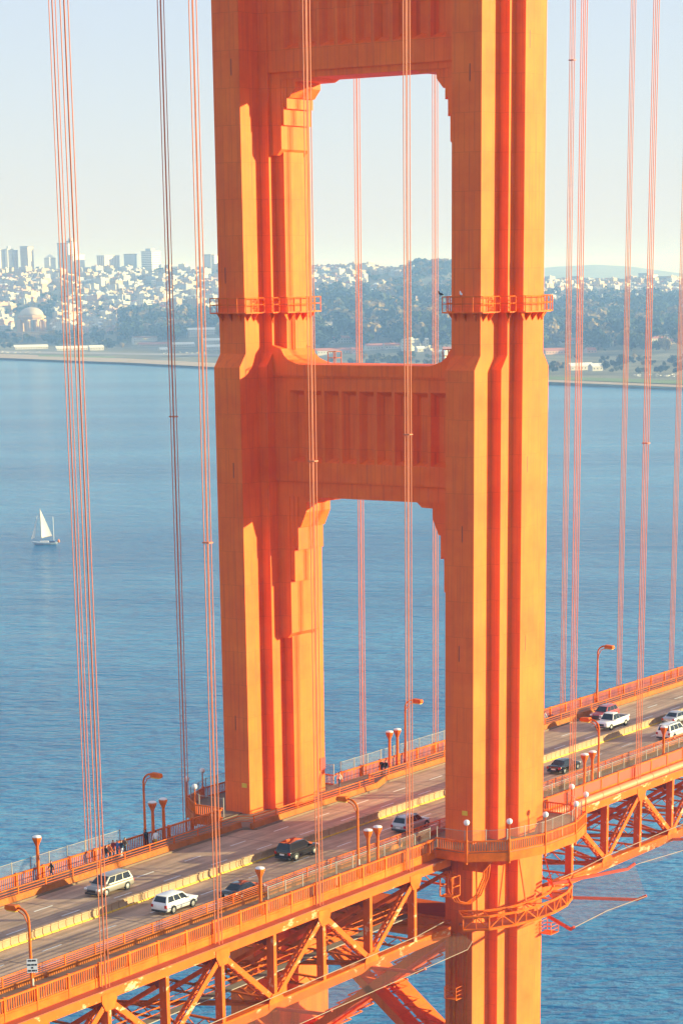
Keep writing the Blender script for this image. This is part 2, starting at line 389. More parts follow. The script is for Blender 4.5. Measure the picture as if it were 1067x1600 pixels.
dash_me = MB().box(-1.25, 1.25, -0.075, 0.075, 0.004, 0.012).mesh('lane_marking', MATS['white_line'])
for y, off, n0 in ((-3.65, -56.0, 0), (-6.75, -52.4, 0), (2.55, -53.7, 0), (5.75, -46.5, 0)):
    k = off - 5 * 7.3
    while k < 110:
        o = shared('lane_marking', dash_me, road, (k, y, zd(k)))
        o.rotation_euler = (0, -math.atan(0.01365 if k < 0 else 0.0113), 0)
        k += 7.3
def kerb_y(x): return 8.15 if -12 < x < 11 else 9.25
XK = [-92, -60, -30, -14, -12.3, -11.5, 0, 10.5, 11.3, 13, 40, 80, 150]
def kf(x): return 8.0 if -12 < x < 11 else 9.3
SW = MATS['sidewalk']
swE = tag(strip(0, 0, -0.2, 0.18, XK, lambda x: (kf(x) + 0.25, 13.0)).build('sidewalk', SW), kind='structure')
swW = tag(strip(-13.0, -9.55, -0.2, 0.18).build('sidewalk', SW), kind='structure')
for sy, par in ((1, swE), (-1, swW)):
    strip(min(sy * 13.02, sy * 13.22), max(sy * 13.02, sy * 13.22), -1.0, -0.06).build('fascia_beam', PAINT, par)
    for yy in (5.5, 9.2): strip(sy * yy - 0.2, sy * yy + 0.2, -1.15, -0.36).build('stringer', MATS['dark_steel'], road)
strip(-0.2, 0.2, -1.15, -0.36).build('stringer', MATS['dark_steel'], road)
# east kerb wall: painted segments with gaps, and a pale kerb stone at its foot
kw = thing('kerb_wall', 'low orange painted wall between the far lanes and the far sidewalk', 'wall', (0, 9.3, 0))
xs = [-92 + 3.81 * k for k in range(64)]
for a in xs:
    bq = a + 3.78
    if (a < -12 < bq) or (a < 11 < bq):
        pts = [(a, kf(a)), (bq, kf(bq))]
    else: pts = [(a, kf(a + 1)), (bq, kf(bq - 1))]
    m = MB(); (xa, ya), (xb, yb) = pts
    vs = []
    for x, y in pts:
        vs += [(x, y - 0.10, zd(x) + 0.12), (x, y + 0.22, zd(x) + 0.12), (x, y + 0.22, zd(x) + 0.72), (x, y + 0.03, zd(x) + 0.72)]
    m.add(vs, [(3, 2, 1, 0), (4, 5, 6, 7)] + [(k, (k + 1) % 4, 4 + (k + 1) % 4, 4 + k) for k in range(4)])
    m.build('wall_panel', MATS['kerb_paint'], kw)
strip(0, 0, 0.004, 0.17, XK, lambda x: (kf(x) - 0.32, kf(x) - 0.11)).build('kerb_stone', MATS['sidewalk'], kw)
kw2 = thing('kerb_wall', 'low orange painted wall under the near inner handrail beside the near lanes', 'wall', (0, -9.6, 0))
strip(-9.62, -9.36, 0.0, 0.62).build('wall_panel', MATS['kerb_paint'], kw2)

# movable median barrier
med = thing('median_barrier', 'chain of pale yellow concrete barrier blocks dividing the lanes', 'road barrier', (0, -0.3, 0))
sm = MB(); sm.k = 0
sm.prism([(-0.16, 0.13), (0.16, 0.13), (0.10, 0.30), (0.10, 0.66), (0.17, 0.72), (0.17, 0.83), (-0.17, 0.83), (-0.17, 0.72), (-0.10, 0.66), (-0.10, 0.30)], 'x', -0.48, 0.48)
sm.k = 1; sm.prism([(-0.23, 0.005), (0.23, 0.005), (0.23, 0.12), (0.165, 0.14), (-0.165, 0.14), (-0.23, 0.12)], 'x', -0.48, 0.48)
seg = sm.mesh('barrier_block', [MATS['barrier_concrete'], MATS['barrier_yellow']])
k = -88.0
while k < 120:
    o = shared('barrier_block', seg, med, (k, -0.3 + rng.uniform(-0.02, 0.02), zd(k))); o.rotation_euler = (0, 0, rng.uniform(-0.02, 0.02)); k += 1.03

# ------------------------------------------------------------------ stiffening trusses
CZ, BZ = -1.18, -8.25
PANEL = 7.62
lace_cache = {}
def bar_me(name, L_, w_, h_, m_):
    key = (name, round(L_, 2), w_, h_, m_.name)
    if key not in lace_cache: lace_cache[key] = MB().box(0, L_, -w_ / 2, w_ / 2, -h_ / 2, h_ / 2).mesh(name, m_)
    return lace_cache[key]
def put_bar(name, p, q, w_, h_, m_, parent):
    p = Vector(p); q = Vector(q); d = q - p
    o = bpy.data.objects.new(name, bar_me(name, d.length, w_, h_, m_)); C.objects.link(o); o.parent = parent
    o.location = p - WL.get(parent.name, Vector((0, 0, 0)))
    o.rotation_euler = (0, -math.atan2(d.z, math.hypot(d.x, d.y)), math.atan2(d.y, d.x))
    return o
def lacing(p, q, wid, dep, parent, pitch=0.9, faces=(1,), th=0.06, horiz=True):
    """zig-zag bars between two plates wid apart (along y when horiz) on the upper / lower sides"""
    p = Vector(p); q = Vector(q); d = (q - p).normalized(); L_ = (q - p).length
    s_ = Vector((0, 1, 0)) if horiz else Vector((0, 0, 1)).cross(d).normalized()
    nv = d.cross(s_).normalized(); n = max(2, round(L_ / pitch)); m = MB()
    for sg in faces:
        for k in range(n):
            a = p + d * (L_ * k / n) + nv * (sg * dep / 2); e = p + d * (L_ * (k + 1) / n) + nv * (sg * dep / 2)
            ff = 1 if k % 2 else -1
            m.bar(a + s_ * (ff * wid / 2), e - s_ * (ff * wid / 2), 0.09, th, nv)
    return tag(m.build('lacing', MATS['steel_paint'], parent), kind='stuff')
def truss(sy, x0, x1, label, lace=True):
    yc = sy * 13.7
    T = thing('stiffening_truss', label, 'bridge truss', (x0, yc, BZ))
    for nm, zc, h_ in (('top_chord', CZ, 0.85), ('bottom_chord', BZ, 0.95)):
        strip(yc - 0.4, yc + 0.4, zc - h_ / 2, zc + h_ / 2, [x for x in sorted({x0, x1, 0.0}) if x0 <= x <= x1]).build(nm, MATS['truss_paint'], T)
    tc = strip(yc - 0.5, yc + 0.5, CZ + 0.43, CZ + 0.50, [x for x in sorted({x0, x1, 0.0}) if x0 <= x <= x1]).build('cover_plate', MATS['dark_steel'], T)
    k0 = math.ceil(x0 / PANEL - 0.05); k1 = math.floor(x1 / PANEL + 0.05)
    for k in range(k0, k1 + 1):
        x = k * PANEL; zt, zb = zd(x) + CZ - 0.42, zd(x) + BZ + 0.47
        put_bar('vertical_post', (x, yc, zb), (x, yc, zt), 0.78, 0.42, MATS['truss_paint'], T)
        if k % 2 == 0:
            g = MB(); 
            for yy in (-0.43, 0.43):
                gg = MB().prism([(x - 0.95, zt + 0.5), (x + 0.95, zt + 0.5), (x + 0.95, zt - 0.15), (x + 0.5, zt - 0.95), (x - 0.5, zt - 0.95), (x - 0.95, zt - 0.15)], 'y', yc + yy - 0.025, yc + yy + 0.025)
                gg.build('gusset_plate', MATS['steel_paint'], T)
            for dx in (-1, 1):
                xb = x + dx * PANEL
                if not (x0 - 0.1 <= xb <= x1 + 0.1): continue
                p = Vector((x + dx * 0.35, yc, zt - 0.35)); q = Vector((xb - dx * 0.35, yc, zd(xb) + BZ + 0.8))
                o = put_bar('diagonal', p + Vector((0, sy * 0.33, 0)), q + Vector((0, sy * 0.33, 0)), 0.07, 0.52, MATS['truss_paint'], T)
                put_bar('diagonal', p - Vector((0, sy * 0.33, 0)), q - Vector((0, sy * 0.33, 0)), 0.07, 0.52, MATS['truss_paint'], T)
                if lace: lacing(p, q, 0.62, 0.5, T, 0.55, (-1, 1))
        else:
            for yy in (-0.43, 0.43):
                MB().prism([(x - 1.1, zb - 0.6), (x + 1.1, zb - 0.6), (x + 1.1, zb + 0.15), (x + 0.55, zb + 0.75), (x - 0.55, zb + 0.75), (x - 1.1, zb + 0.15)], 'y', yc + yy - 0.025, yc + yy + 0.025).build('gusset_plate', MATS['steel_paint'], T)
    return T
truss(-1, -91.44, -8.9, 'near side orange steel truss left of the tower under the roadway')
truss(-1, 8.9, 106.68, 'near side orange steel truss right of the tower under the roadway')
truss(1, -91.44, -8.9, 'far side steel truss left of the tower seen through the near truss', False)
truss(1, 8.9, 106.68, 'far side steel truss right of the tower seen through the near truss', False)
# floor beams and lower lateral lattice
gb = {}
for k in range(-11, 15):
    x = k * PANEL
    if abs(x) < 5: continue
    side = 'left' if x < 0 else 'right'; n_ = abs(k) - 1
    F = thing('floor_beam', 'crosswise floor beam and bottom lattice under the deck %s of the tower' % side, 'floor beam', (x, 0, zd(x) - 1.0), 'floor beams under the deck %s of the tower' % side)
    MB().box(x - 0.16, x + 0.16, -13.25, 13.25, zd(x) - 2.7, zd(x) - 1.16).build('web_plate', MATS['dark_steel'], F)
    z = zd(x) + BZ
    for dz in (-0.35, 0.55): put_bar('lattice_chord', (x, -13.2, z + dz), (x, 13.2, z + dz), 0.28, 0.16, MATS['steel_paint'], F)
    lm = MB(); nn = 22
    for i in range(nn):
        ya = -13.2 + 26.4 * i / nn; yb = -13.2 + 26.4 * (i + 1) / nn
        lm.bar((x, ya, z + (0.55 if i % 2 else -0.35)), (x, yb, z + (-0.35 if i % 2 else 0.55)), 0.10, 0.08)
    tag(lm.build('lacing', MATS['steel_paint'], F), kind='stuff')
    # lateral bracing to the next floor beam
    for sy in (-1, 1):
        x2 = x + PANEL
        if abs(x2) < 5: continue
        p = Vector((x, sy * 13.1 * (1 if k % 2 else 0.02), z + 0.1)); q = Vector((x2, sy * 13.1 * (0.02 if k % 2 else 1), zd(x2) + BZ + 0.1))
        sd = Vector((0, 0, 1)).cross((q - p).normalized()).normalized() * 0.42
        for sg in (-1, 1):
            put_bar('lateral_brace', p + sd * sg, q + sd * sg, 0.14, 0.22, MATS['steel_paint'], F)
        lacing(p, q, 0.84, 0.18, F, 0.95, (1,), horiz=False)
    for sy in (-1, 1):   # sway frame diagonals
        p = Vector((x, sy * 13.0, zd(x) - 2.6)); q = Vector((x, sy * 5.0, z + 0.6))
        o = put_bar('sway_brace', p + Vector((0.3, 0, 0)), q + Vector((0.3, 0, 0)), 0.06, 0.36, MATS['steel_paint'], F)
        put_bar('sway_brace', p - Vector((0.3, 0, 0)), q - Vector((0.3, 0, 0)), 0.06, 0.36, MATS['steel_paint'], F)
        sm_ = MB(); d = q - p; n2 = 14
        for i in range(n2):
            a = p + d * (i / n2); e = p + d * ((i + 1) / n2); ff = 0.3 if i % 2 else -0.3
            sm_.bar(a + Vector((ff, 0, 0)), e + Vector((-ff, 0, 0)), 0.09, 0.06)
        tag(sm_.build('lacing', MATS['steel_paint'], F), kind='stuff')
# inspection traveller rails and walkway inside the truss
wk = thing('maintenance_walkway', 'narrow maintenance walkway with rails inside the truss below the roadway', 'walkway', (-40, -9, BZ))
strip(-9.6, -8.6, BZ + 0.9, BZ + 0.98, [-91, -8.9]).build('floor', MATS['grey_metal'], wk)
for yy in (-9.6, -8.6):
    for hz in (0.6, 1.15): strip(yy - 0.03, yy + 0.03, BZ + 0.95 + hz, BZ + 1.0 + hz, [-91, -8.9]).build('rail', PAINT, wk)
# ------------------------------------------------------------------ railings
BAY = 3.81
post_w = MB().box(-0.10, 0.10, -0.11, 0.11, -1.05, 1.38).mesh('post', PAINT)
post_big = MB().box(-0.42, -0.18, -0.13, 0.13, -1.05, 1.38).mesh('post', PAINT)
bal_me = MB().box(-0.045, 0.045, -0.03, 0.03, 0.10, 1.18).mesh('baluster', PAINT)
def rail_run(T, y, x0, x1, balusters='parts', panel=None):
    for nm, za, zb, hw in (('top_rail', 1.16, 1.30, 0.10), ('bottom_rail', -0.04, 0.12, 0.06)):
        strip(y - hw, y + hw, za, zb, [x for x in sorted({x0, x1, 0.0}) if x0 <= x <= x1]).build(nm, PAINT, T)
    k0 = math.ceil(x0 / BAY - 0.01); k1 = math.floor(x1 / BAY + 0.01)
    for k in range(k0, k1 + 1): shared('post', post_w, T, (k * BAY, y, zd(k * BAY)))
    if balusters == 'none': return
    st = MB()
    for k in range(k0 - 1, k1 + 1):
        for i in range(1, 14):
            x = k * BAY + i * BAY / 14
            if x < x0 + 0.1 or x > x1 - 0.1: continue
            if balusters == 'parts': shared('baluster', bal_me, T, (x, y, zd(x)))
            else: st.box(x - 0.045, x + 0.045, y - 0.03, y + 0.03, zd(x) + 0.10, zd(x) + 1.18)
    if balusters == 'stuff': tag(st.build('baluster', PAINT, T), kind='stuff')
rw = thing('pedestrian_railing', 'orange balustrade along the near sidewalk left of the tower', 'railing', (-40, -13.15, 0))
rail_run(rw, -13.15, -76.2, -10.3, 'parts')
rw2 = thing('pedestrian_railing', 'near sidewalk railing right of the tower covered with flat red sheet panels', 'railing', (50, -13.15, 0))
rail_run(rw2, -13.15, 10.3, 106.7, 'none')
for k in range(3, 28):
    x = k * BAY; xa = max(x, 10.3)
    MB().add([(xa + 0.12, -13.2, zd(x) - 0.02), (x + BAY - 0.12, -13.2, zd(x + BAY) - 0.02), (x + BAY - 0.12, -13.2, zd(x + BAY) + 1.15), (xa + 0.12, -13.2, zd(x) + 1.15),
              (xa + 0.12, -13.16, zd(x) - 0.02), (x + BAY - 0.12, -13.16, zd(x + BAY) - 0.02), (x + BAY - 0.12, -13.16, zd(x + BAY) + 1.15), (xa + 0.12, -13.16, zd(x) + 1.15)],
             [(0, 1, 2, 3), (7, 6, 5, 4), (0, 4, 5, 1), (1, 5, 6, 2), (2, 6, 7, 3), (3, 7, 4, 0)]).build('sheet_panel', MATS['red_panel'], rw2)
re_ = thing('pedestrian_railing', 'balustrade along the far sidewalk left of the tower against the water', 'railing', (-45, 13.15, 0))
rail_run(re_, 13.15, -91.4, -10.3, 'stuff')
re2 = thing('pedestrian_railing', 'balustrade along the far sidewalk right of the far leg against the water', 'railing', (60, 13.15, 0))
rail_run(re2, 13.15, 10.3, 140.0, 'stuff')
# inner handrails on the low walls
ip = MB().box(-0.05, 0.05, -0.05, 0.05, 0.55, 1.48).mesh('post', PAINT)
def hand(T, yf, x0, x1, xs, rails, par_top=1.45):
    for j, hz in enumerate(rails):
        r = 0.028 if j else 0.055
        MB().tube([(x, yf(x), zd(x) + hz) for x in xs if x0 <= x <= x1], r, 5).build('rail' if j else 'top_rail', PAINT, T)
    k = math.ceil(x0 / BAY)
    while k * BAY <= x1:
        shared('post', ip, T, (k * BAY, yf(k * BAY), zd(k * BAY))); k += 1
h1 = thing('handrail', 'thin inner handrail with horizontal bars between the near lanes and near sidewalk', 'railing', (0, -9.5, 0))
hand(h1, lambda x: -9.5, -84, 106, [-84, 0, 106], (1.46, 0.78, 0.95, 1.12, 1.29))
h2 = thing('handrail', 'thin inner handrail above the low wall along the far sidewalk', 'railing', (0, 9.4, 0))
hand(h2, lambda x: kf(x) + 0.12, -91, 140, XK[1:-1] + [-91, 140] and sorted(set(XK[1:-1] + [-91, 140])), (1.38, 0.85, 1.1))
# mesh fences
fp = MB().box(-0.035, 0.035, -0.035, 0.035, 0.1, 2.45).mesh('post', MATS['grey_metal'])
def fence(label, pts, pitch=2.6, z0=0.15, z1=2.35, cat='fence'):
    T = thing('mesh_fence', label, cat, (pts[0][0], pts[0][1], 0))
    for (xa, ya), (xb, yb) in zip(pts, pts[1:]):
        d = math.hypot(xb - xa, yb - ya); n = max(1, round(d / pitch))
        for i in range(n):
            t0, t1 = i / n, (i + 1) / n
            a = (xa + (xb - xa) * t0, ya + (yb - ya) * t0); b = (xa + (xb - xa) * t1, ya + (yb - ya) * t1)
            MB().add([(a[0], a[1], zd(a[0]) + z0), (b[0], b[1], zd(b[0]) + z0), (b[0], b[1], zd(b[0]) + z1), (a[0], a[1], zd(a[0]) + z1)], [(0, 1, 2, 3)]).build('mesh_panel', MATS['fence_mesh'], T)
            shared('post', fp, T, (a[0], a[1], zd(a[0])))
        put_bar('top_bar', (xa, ya, zd(xa) + z1), (xb, yb, zd(xb) + z1), 0.035, 0.035, MATS['grey_metal'], T)
    shared('post', fp, T, (pts[-1][0], pts[-1][1], zd(pts[-1][0])))
    return T
fence('grey wire mesh fence behind the near balustrade left of the tower', [(-37.2, -12.75), (-10.6, -12.75)])
fence('grey wire mesh fence behind the red sheet panels right of the tower', [(10.4, -12.75), (47, -12.75)])
ft = fence('chain link fence on the far sidewalk edge at the left picture edge', [(-58, 13.3), (-26.5, 13.3)])
put_bar('brace', (-40.2, 13.3, zd(-40) + 0.3), (-38.3, 13.3, zd(-38) + 2.2), 0.06, 0.06, MATS['grey_metal'], ft)
fence('chain link fence on the far railing beyond the far leg', [(11.5, 13.3), (38, 13.3)])

# sidewalk platforms that pass round the outside of the legs
OCT = [(-10.2, 13.15), (-10.2, 16.7), (-7.5, 19.9), (-3.0, 21.3), (3.0, 21.3), (7.5, 19.9), (10.2, 16.7), (10.2, 13.15)]
def platform(sy):
    side = 'near' if sy < 0 else 'far'
    P = tag(MB().prism([(x, sy * y) for x, y in OCT], 'z', -0.30, 0.17).build('sidewalk', SW), kind='structure')
    T = thing('platform_railing', 'orange balustrade round the sidewalk platform outside the %s leg' % side, 'railing', (0, sy * 17, 0))
    n = 0
    for (xa, ya), (xb, yb) in zip(OCT, OCT[1:]):
        a = Vector((xa, sy * ya, 0)); b = Vector((xb, sy * yb, 0)); d = b - a; L_ = d.length; u_ = d.normalized(); rz = math.atan2(u_.y, u_.x)
        for nm, z, h_, w_ in (('top_rail', 1.23, 0.13, 0.18), ('bottom_rail', 0.22, 0.12, 0.12)):
            put_bar(nm, a + Vector((0, 0, z)), b + Vector((0, 0, z)), w_, h_, PAINT, T)
        put_bar('fascia_beam', a + Vector((0, 0, -0.35)), b + Vector((0, 0, -0.35)), 0.22, 0.85, PAINT, T)
        nb = max(3, round(L_ / 0.27)); st = MB()
        for i in range(1, nb):
            q = a + d * (i / nb)
            if sy < 0: shared('baluster', bal_me, T, (q.x, q.y, 0.1), rz)
            else: st.box(q.x - 0.045, q.x + 0.045, q.y - 0.03, q.y + 0.03, 0.25, 1.2)
        if sy > 0: tag(st.build('baluster', PAINT, T), kind='stuff')
    for x, y in OCT[1:-1]: shared('post', post_w, T, (x, sy * y, 0.05))
    fence('grey wire mesh fence above the platform balustrade outside the %s leg' % side, [(x * 0.975, sy * (y - 0.35 if y > 14 else y)) for x, y in OCT], 2.2)
    # cantilever brackets under the platform
    for x in (-7.2, -3.6, 0, 3.6, 7.2):
        ye = 20.0 if abs(x) < 4 else 18.2
        MB().prism([(sy * 14.5, -0.32), (sy * ye, -0.32), (sy * ye, -0.75), (sy * 16.8, -2.4), (sy * 14.5, -2.4)], 'x', x - 0.16, x + 0.16).build('cantilever_bracket', PAINT, T)
    return T
platform(-1); platform(1)
g_me = None
def globe_lamp():
    T = thing('globe_lamp', 'x', 'lamp post')
    MB().lathe([(0.13, -0.9), (0.13, 1.3), (0.075, 1.4), (0.06, 2.75), (0.10, 2.8), (0.10, 2.86)], n=8).build('pole', PAINT, T, True, True)
    prof = [(0.30 * math.sin(math.pi * i / 10), 3.1 - 0.30 * math.cos(math.pi * i / 10)) for i in range(1, 10)]
    MB().lathe(prof, n=14).build('globe', MATS['globe'], T, True, True)
    return T
gl = globe_lamp(); used = False
gnames = ['first', 'second', 'third', 'fourth', 'fifth', 'sixth']
for sy in (-1, 1):
    for i, (x, y) in enumerate(OCT[1:-1]):
        o = gl if not used else copy_tree(gl); used = True
        o.location = (x, sy * (y + 0.02), 0.05)
        o['label'] = 'white globe lamp post on the %s leg platform, %s from its left end' % ('near' if sy < 0 else 'far', gnames[i]); o['group'] = 'globe lamps round the leg platforms'

# ------------------------------------------------------------------ suspender ropes
def suspender(x, sy, label):
    yc = sy * 13.7; T = thing('suspender', label, 'bridge cable', (x, yc, 0), 'suspender ropes')
    z0 = zd(x) + CZ + 0.3; i = 0
    for dx in (-0.205, 0.205):
        for dy in (-0.205, 0.205):
            MB().tube([(x + dx, yc + dy, z0), (x + dx, yc + dy, 118)], 0.044, 6).build('rope', MATS['rope_paint'], T)
    for zc in SPREAD.get((sy, round(x)), ()):
        MB().box(x - 0.28, x + 0.28, yc - 0.36, yc + 0.36, zc - 0.05, zc + 0.05).build('rope_clamp', MATS['rope_paint'], T)
SPREAD = {(1, -16): (41.0,), (1, 61): (77.8,), (-1, -31): (38.6,), (-1, -16): (40.0,), (-1, -46): (33.0, ), (-1, 30): (36.5,)}
ordn = {-4: 'fourth left of', -3: 'third left of', -2: 'second left of', -1: 'first left of', 1: 'first right of', 2: 'second right of', 3: 'third right of', 4: 'fourth right of', 5: 'fifth right of', 6: 'sixth right of'}
for k, x in ((-4, -60.85), (-3, -45.7), (-2, -30.6), (-1, -15.65), (1, 15.6), (2, 30.3)):
    suspender(x, -1, 'bundle of four near side suspender ropes, %s the near leg' % ordn[k])
for k, x in ((-2, -30.73), (-1, -15.5), (1, 16.5), (2, 31.5), (4, 61.2), (5, 75.9), (6, 90.6)):
    suspender(x, 1, ('dark shaded bundle' if k == -1 else 'bundle') + ' of four far side suspender ropes, %s the far leg' % ordn[k])

# ------------------------------------------------------------------ lamps on the sidewalks
def street_lamp():
    T = thing('street_lamp', 'x', 'street lamp')
    MB().lathe([(0.17, 0.0), (0.17, 0.5), (0.14, 0.6), (0.105, 5.9), (0.10, 6.4)], n=8).build('pole', PAINT, T, True, True)
    arm = [(0, 0, 6.35)] + [(0, 0.95 - 0.95 * math.cos(a), 6.4 + 0.95 * math.sin(a)) for a in [i * math.pi / 2 / 7 for i in range(8)]] + [(0, 1.25, 7.34)]
    MB().tube(arm, 0.10, 8).build('arm', PAINT, T, True, True)
    MB().tube([(0, 0.06, 5.6), (0, 0.14, 6.2), (0, 0.5, 6.85), (0, 1.1, 7.1)], 0.05, 6).build('brace', PAINT, T, True, True)
    ln = MB().prism([(1.1, 7.12), (2.25, 7.12), (2.3, 7.25), (2.2, 7.5), (1.2, 7.56), (1.05, 7.4)], 'x', -0.27, 0.27).build('lantern', PAINT, T, False, True)
    MB().box(-0.22, 0.22, 1.2, 2.15, 7.02, 7.12).build('lens', MATS['yellow_sign'], ln, False, True)
    MB().box(-0.09, 0.09, -0.16, 0.10, 1.1, 1.75).build('control_box', MATS['grey_metal'], T, False, True)
    return T
slamp = street_lamp(); used = False
LB = [(-68.6, -1, 'orange street lamp with curved arm carrying a white notice, at the left edge'), (-22.95, -1, 'orange street lamp with curved arm on the near sidewalk left of the near leg'), (23.0, -1, 'orange street lamp with curved arm on the near sidewalk right of the near leg'),
      (-23.3, 1, 'dark curved street lamp on the far sidewalk left of the far leg'), (23.6, 1, 'curved street lamp on the far sidewalk between the two legs'), (68.3, 1, 'tall curved street lamp on the far sidewalk at the right against the water')]
for x, sy, lab in LB:
    o = slamp if not used else copy_tree(slamp); used = True
    o.location = (x, sy * 12.72, zd(x) + 0.15); o.rotation_euler = (0, 0, 0 if sy < 0 else math.pi); o['label'] = lab; o['group'] = 'street lamps on the bridge'
# notice on the left lamp
NT = thing('notice_sign', 'white notice plate with rows of dark lettering on the left street lamp post', 'sign', (-68.6, -12.9, 0))
sx_, sy_, sz_ = -68.66, -12.90, zd(-68.6) + 3.0
def npt(a, b, d): # plate frame: facing the camera side (north-west)
    n_ = Vector((-0.75, -0.66, 0)); t_ = Vector((0.66, -0.75, 0)); return Vector((sx_, sy_, sz_)) + n_ * d + t_ * a + Vector((0, 0, b))
def nbox(a0, a1, b0, b1, d0, d1, name, m_):
    c = [npt(a, b, d) for d in (d0, d1) for a, b in ((a0, b0), (a1, b0), (a1, b1), (a0, b1))]
    MB().add(c, [(0, 3, 2, 1), (4, 5, 6, 7), (0, 1, 5, 4), (1, 2, 6, 5), (2, 3, 7, 6), (3, 0, 4, 7)]).build(name, m_, NT)
nbox(-0.42, 0.42, -0.56, 0.56, 0.10, 0.13, 'plate', MATS['white'])
for b_, a0, a1 in ((0.42, -0.32, -0.06), (0.42, -0.02, 0.30), (0.08, -0.38, -0.12), (0.08, -0.08, 0.14), (0.08, 0.18, 0.38), (-0.16, -0.08, 0.08), (-0.40, -0.36, -0.10), (-0.40, -0.05, 0.20), (-0.40, 0.24, 0.36)):
    nbox(a0, a1, b_ - 0.07, b_ + 0.07, 0.131, 0.137, 'lettering', MATS['black'])

def cup_post():
    T = thing('cup_top_post', 'x', 'post')
    MB().lathe([(0.22, 0), (0.22, 0.35), (0.17, 0.45), (0.15, 3.25), (0.16, 3.3)], n=8).build('shaft', PAINT, T, True, True)
    cp = MB().lathe([(0.16, 3.28), (0.22, 3.45), (0.40, 3.85), (0.44, 3.98), (0.44, 4.12)], n=8).build('cup', PAINT, T, False, True)
    MB().lathe([(0.44, 4.122), (0.40, 4.22), (0.25, 4.28)], n=12).build('lid', MATS['white'], cp, True, True)
    return T
cpost = cup_post(); used = False
for x, sy, lab in ((-38.3, -1, 'single orange cup topped post on the near sidewalk beside the dark sedan'), (-21.3, -1, 'left post of the near pair of cup topped posts left of the near leg'), (-19.7, -1, 'right post of the near pair of cup topped posts left of the near leg'),
                   (19.9, -1, 'left post of the near pair of cup topped posts right of the near leg'), (21.6, -1, 'right post of the near pair of cup topped posts right of the near leg'), (38.0, -1, 'cup topped post in front of the white wagon at the right edge'),
                   (-39.2, 1, 'single cup topped post on the far sidewalk at the left by the lone walker'), (-22.0, 1, 'left post of the dark pair of cup topped posts left of the far leg'), (-20.3, 1, 'right post of the dark pair of cup topped posts left of the far leg'),
                   (20.4, 1, 'left post of the far pair of cup topped posts between the legs'), (22.0, 1, 'right post of the far pair of cup topped posts between the legs')):
    o = cpost if not used else copy_tree(cpost); used = True
    o.location = (x, sy * 12.75, zd(x) + 0.17); o['label'] = lab; o['group'] = 'cup topped posts along the sidewalks'

# ------------------------------------------------------------------ pipe on the near side right of the tower
pp = thing('service_pipe', 'fat pale orange pipe in bolted lengths below the red sheet panels', 'pipe', (10, -13.75, -0.6))
for k in range(3, 28):
    xa, xb = k * BAY - 0.9, (k + 1) * BAY - 0.98
    MB().tube([(xa, -13.66, zd(xa) - 0.42), (xb, -13.66, zd(xb) - 0.42)], 0.40, 22).build('pipe_length', MATS['pipe_paint'], pp)
    MB().tube([(xb, -13.66, zd(xb) - 0.42), (xb + 0.08, -13.66, zd(xb) - 0.42)], 0.34, 12).build('pipe_joint', MATS['dark_steel'], pp)

# ------------------------------------------------------------------ safety net
sn = thing('safety_net', 'grey safety net stretched outward below the near truss on red arms', 'net', (0, -17, -8))
def net_quad(a, b, c, d):
    MB().add([a, b, c, d], [(0, 1, 2, 3)]).build('net_panel', MATS['net_mesh'], sn)
def nz(x): return zd(x) - 7.75
xs = [-91.4 + 7.62 * k for k in range(11)]
for a, b in zip(xs, xs[1:]): net_quad((a, -14.2, nz(a) - 0.2), (b, -14.2, nz(b) - 0.2), (b, -20.0, nz(b)), (a, -20.0, nz(a)))
for q in ((xs[0], xs[-1]),):
    MB().tube([(q[0], -20.0, nz(q[0])), (q[1], -20.0, nz(q[1])), (-11.6, -18.3, -8.2)], 0.032, 6).build('edge_cable', MATS['cable_white'], sn)
    MB().tube([(q[0], -14.25, nz(q[0]) + 0.5), (q[1], -14.25, nz(q[1]) + 0.5), (-11, -14.6, -6.9)], 0.035, 6).build('edge_cable', MATS['cable_white'], sn)
net_quad((xs[-1], -14.2, nz(xs[-1]) - 0.2), (-9.5, -15.5, -8.2), (-11.6, -18.3, -8.2), (xs[-1], -20, nz(xs[-1])))
A_ = at_z(897, 1450, -7.9); B_ = at_z(1010, 1401, -7.7); C_ = at_z(992, 1352, -6.6)
xr = [x for x in [22.86 + 7.62 * k for k in range(12)]]
for a, b in zip(xr, xr[1:]): net_quad((a, -14.2, nz(a) - 0.1), (b, -14.2, nz(b) - 0.1), (b, -20.0, nz(b) + 0.4), (a, -20.0, nz(a) + 0.4))
net_quad((9.5, -15.5, -8.0), (22.86, -14.2, nz(22.86) - 0.1), tuple(C_), tuple(B_))
net_quad((9.5, -15.5, -8.0), tuple(B_), tuple(A_), (3.0, -18.6, -7.9))
MB().tube([tuple(A_), tuple((A_ + B_) / 2 + Vector((0, 0.5, 0))), tuple(B_)], 0.035, 6).build('edge_cable', MATS['cable_white'], sn)
MB().tube([tuple(C_), (xr[1], -20.0, nz(xr[1]) + 0.4), (xr[-1], -20.0, nz(xr[-1]) + 0.4)], 0.032, 6).build('edge_cable', MATS['cable_white'], sn)
MB().tube([(10.5, -15.2, -6.9), (16, -14.3, nz(16) + 0.3), (22.86, -14.25, nz(22) + 0.6), (106, -14.25, nz(106) + 0.6)], 0.035, 6).build('edge_cable', MATS['cable_white'], sn)
def arm(p, q):
    p = Vector(p); q = Vector(q); d = (q - p).normalized()
    k = q - d * 0.9
    put_bar('support_arm', p, k, 0.22, 0.30, MATS['red_panel'], sn); put_bar('arm_tip', k - d * 0.05, q + Vector((0, 0, 0.45)), 0.20, 0.26, MATS['red_panel'], sn)
for x in [7.62 * k for k in range(-11, -2, 2)] + [7.62 * k for k in range(5, 13, 2)]:
    arm((x, -14.15, nz(x) - 0.75), (x + 0.2, -20.05, nz(x) - 0.45 + (0.4 if x > 0 else 0)))
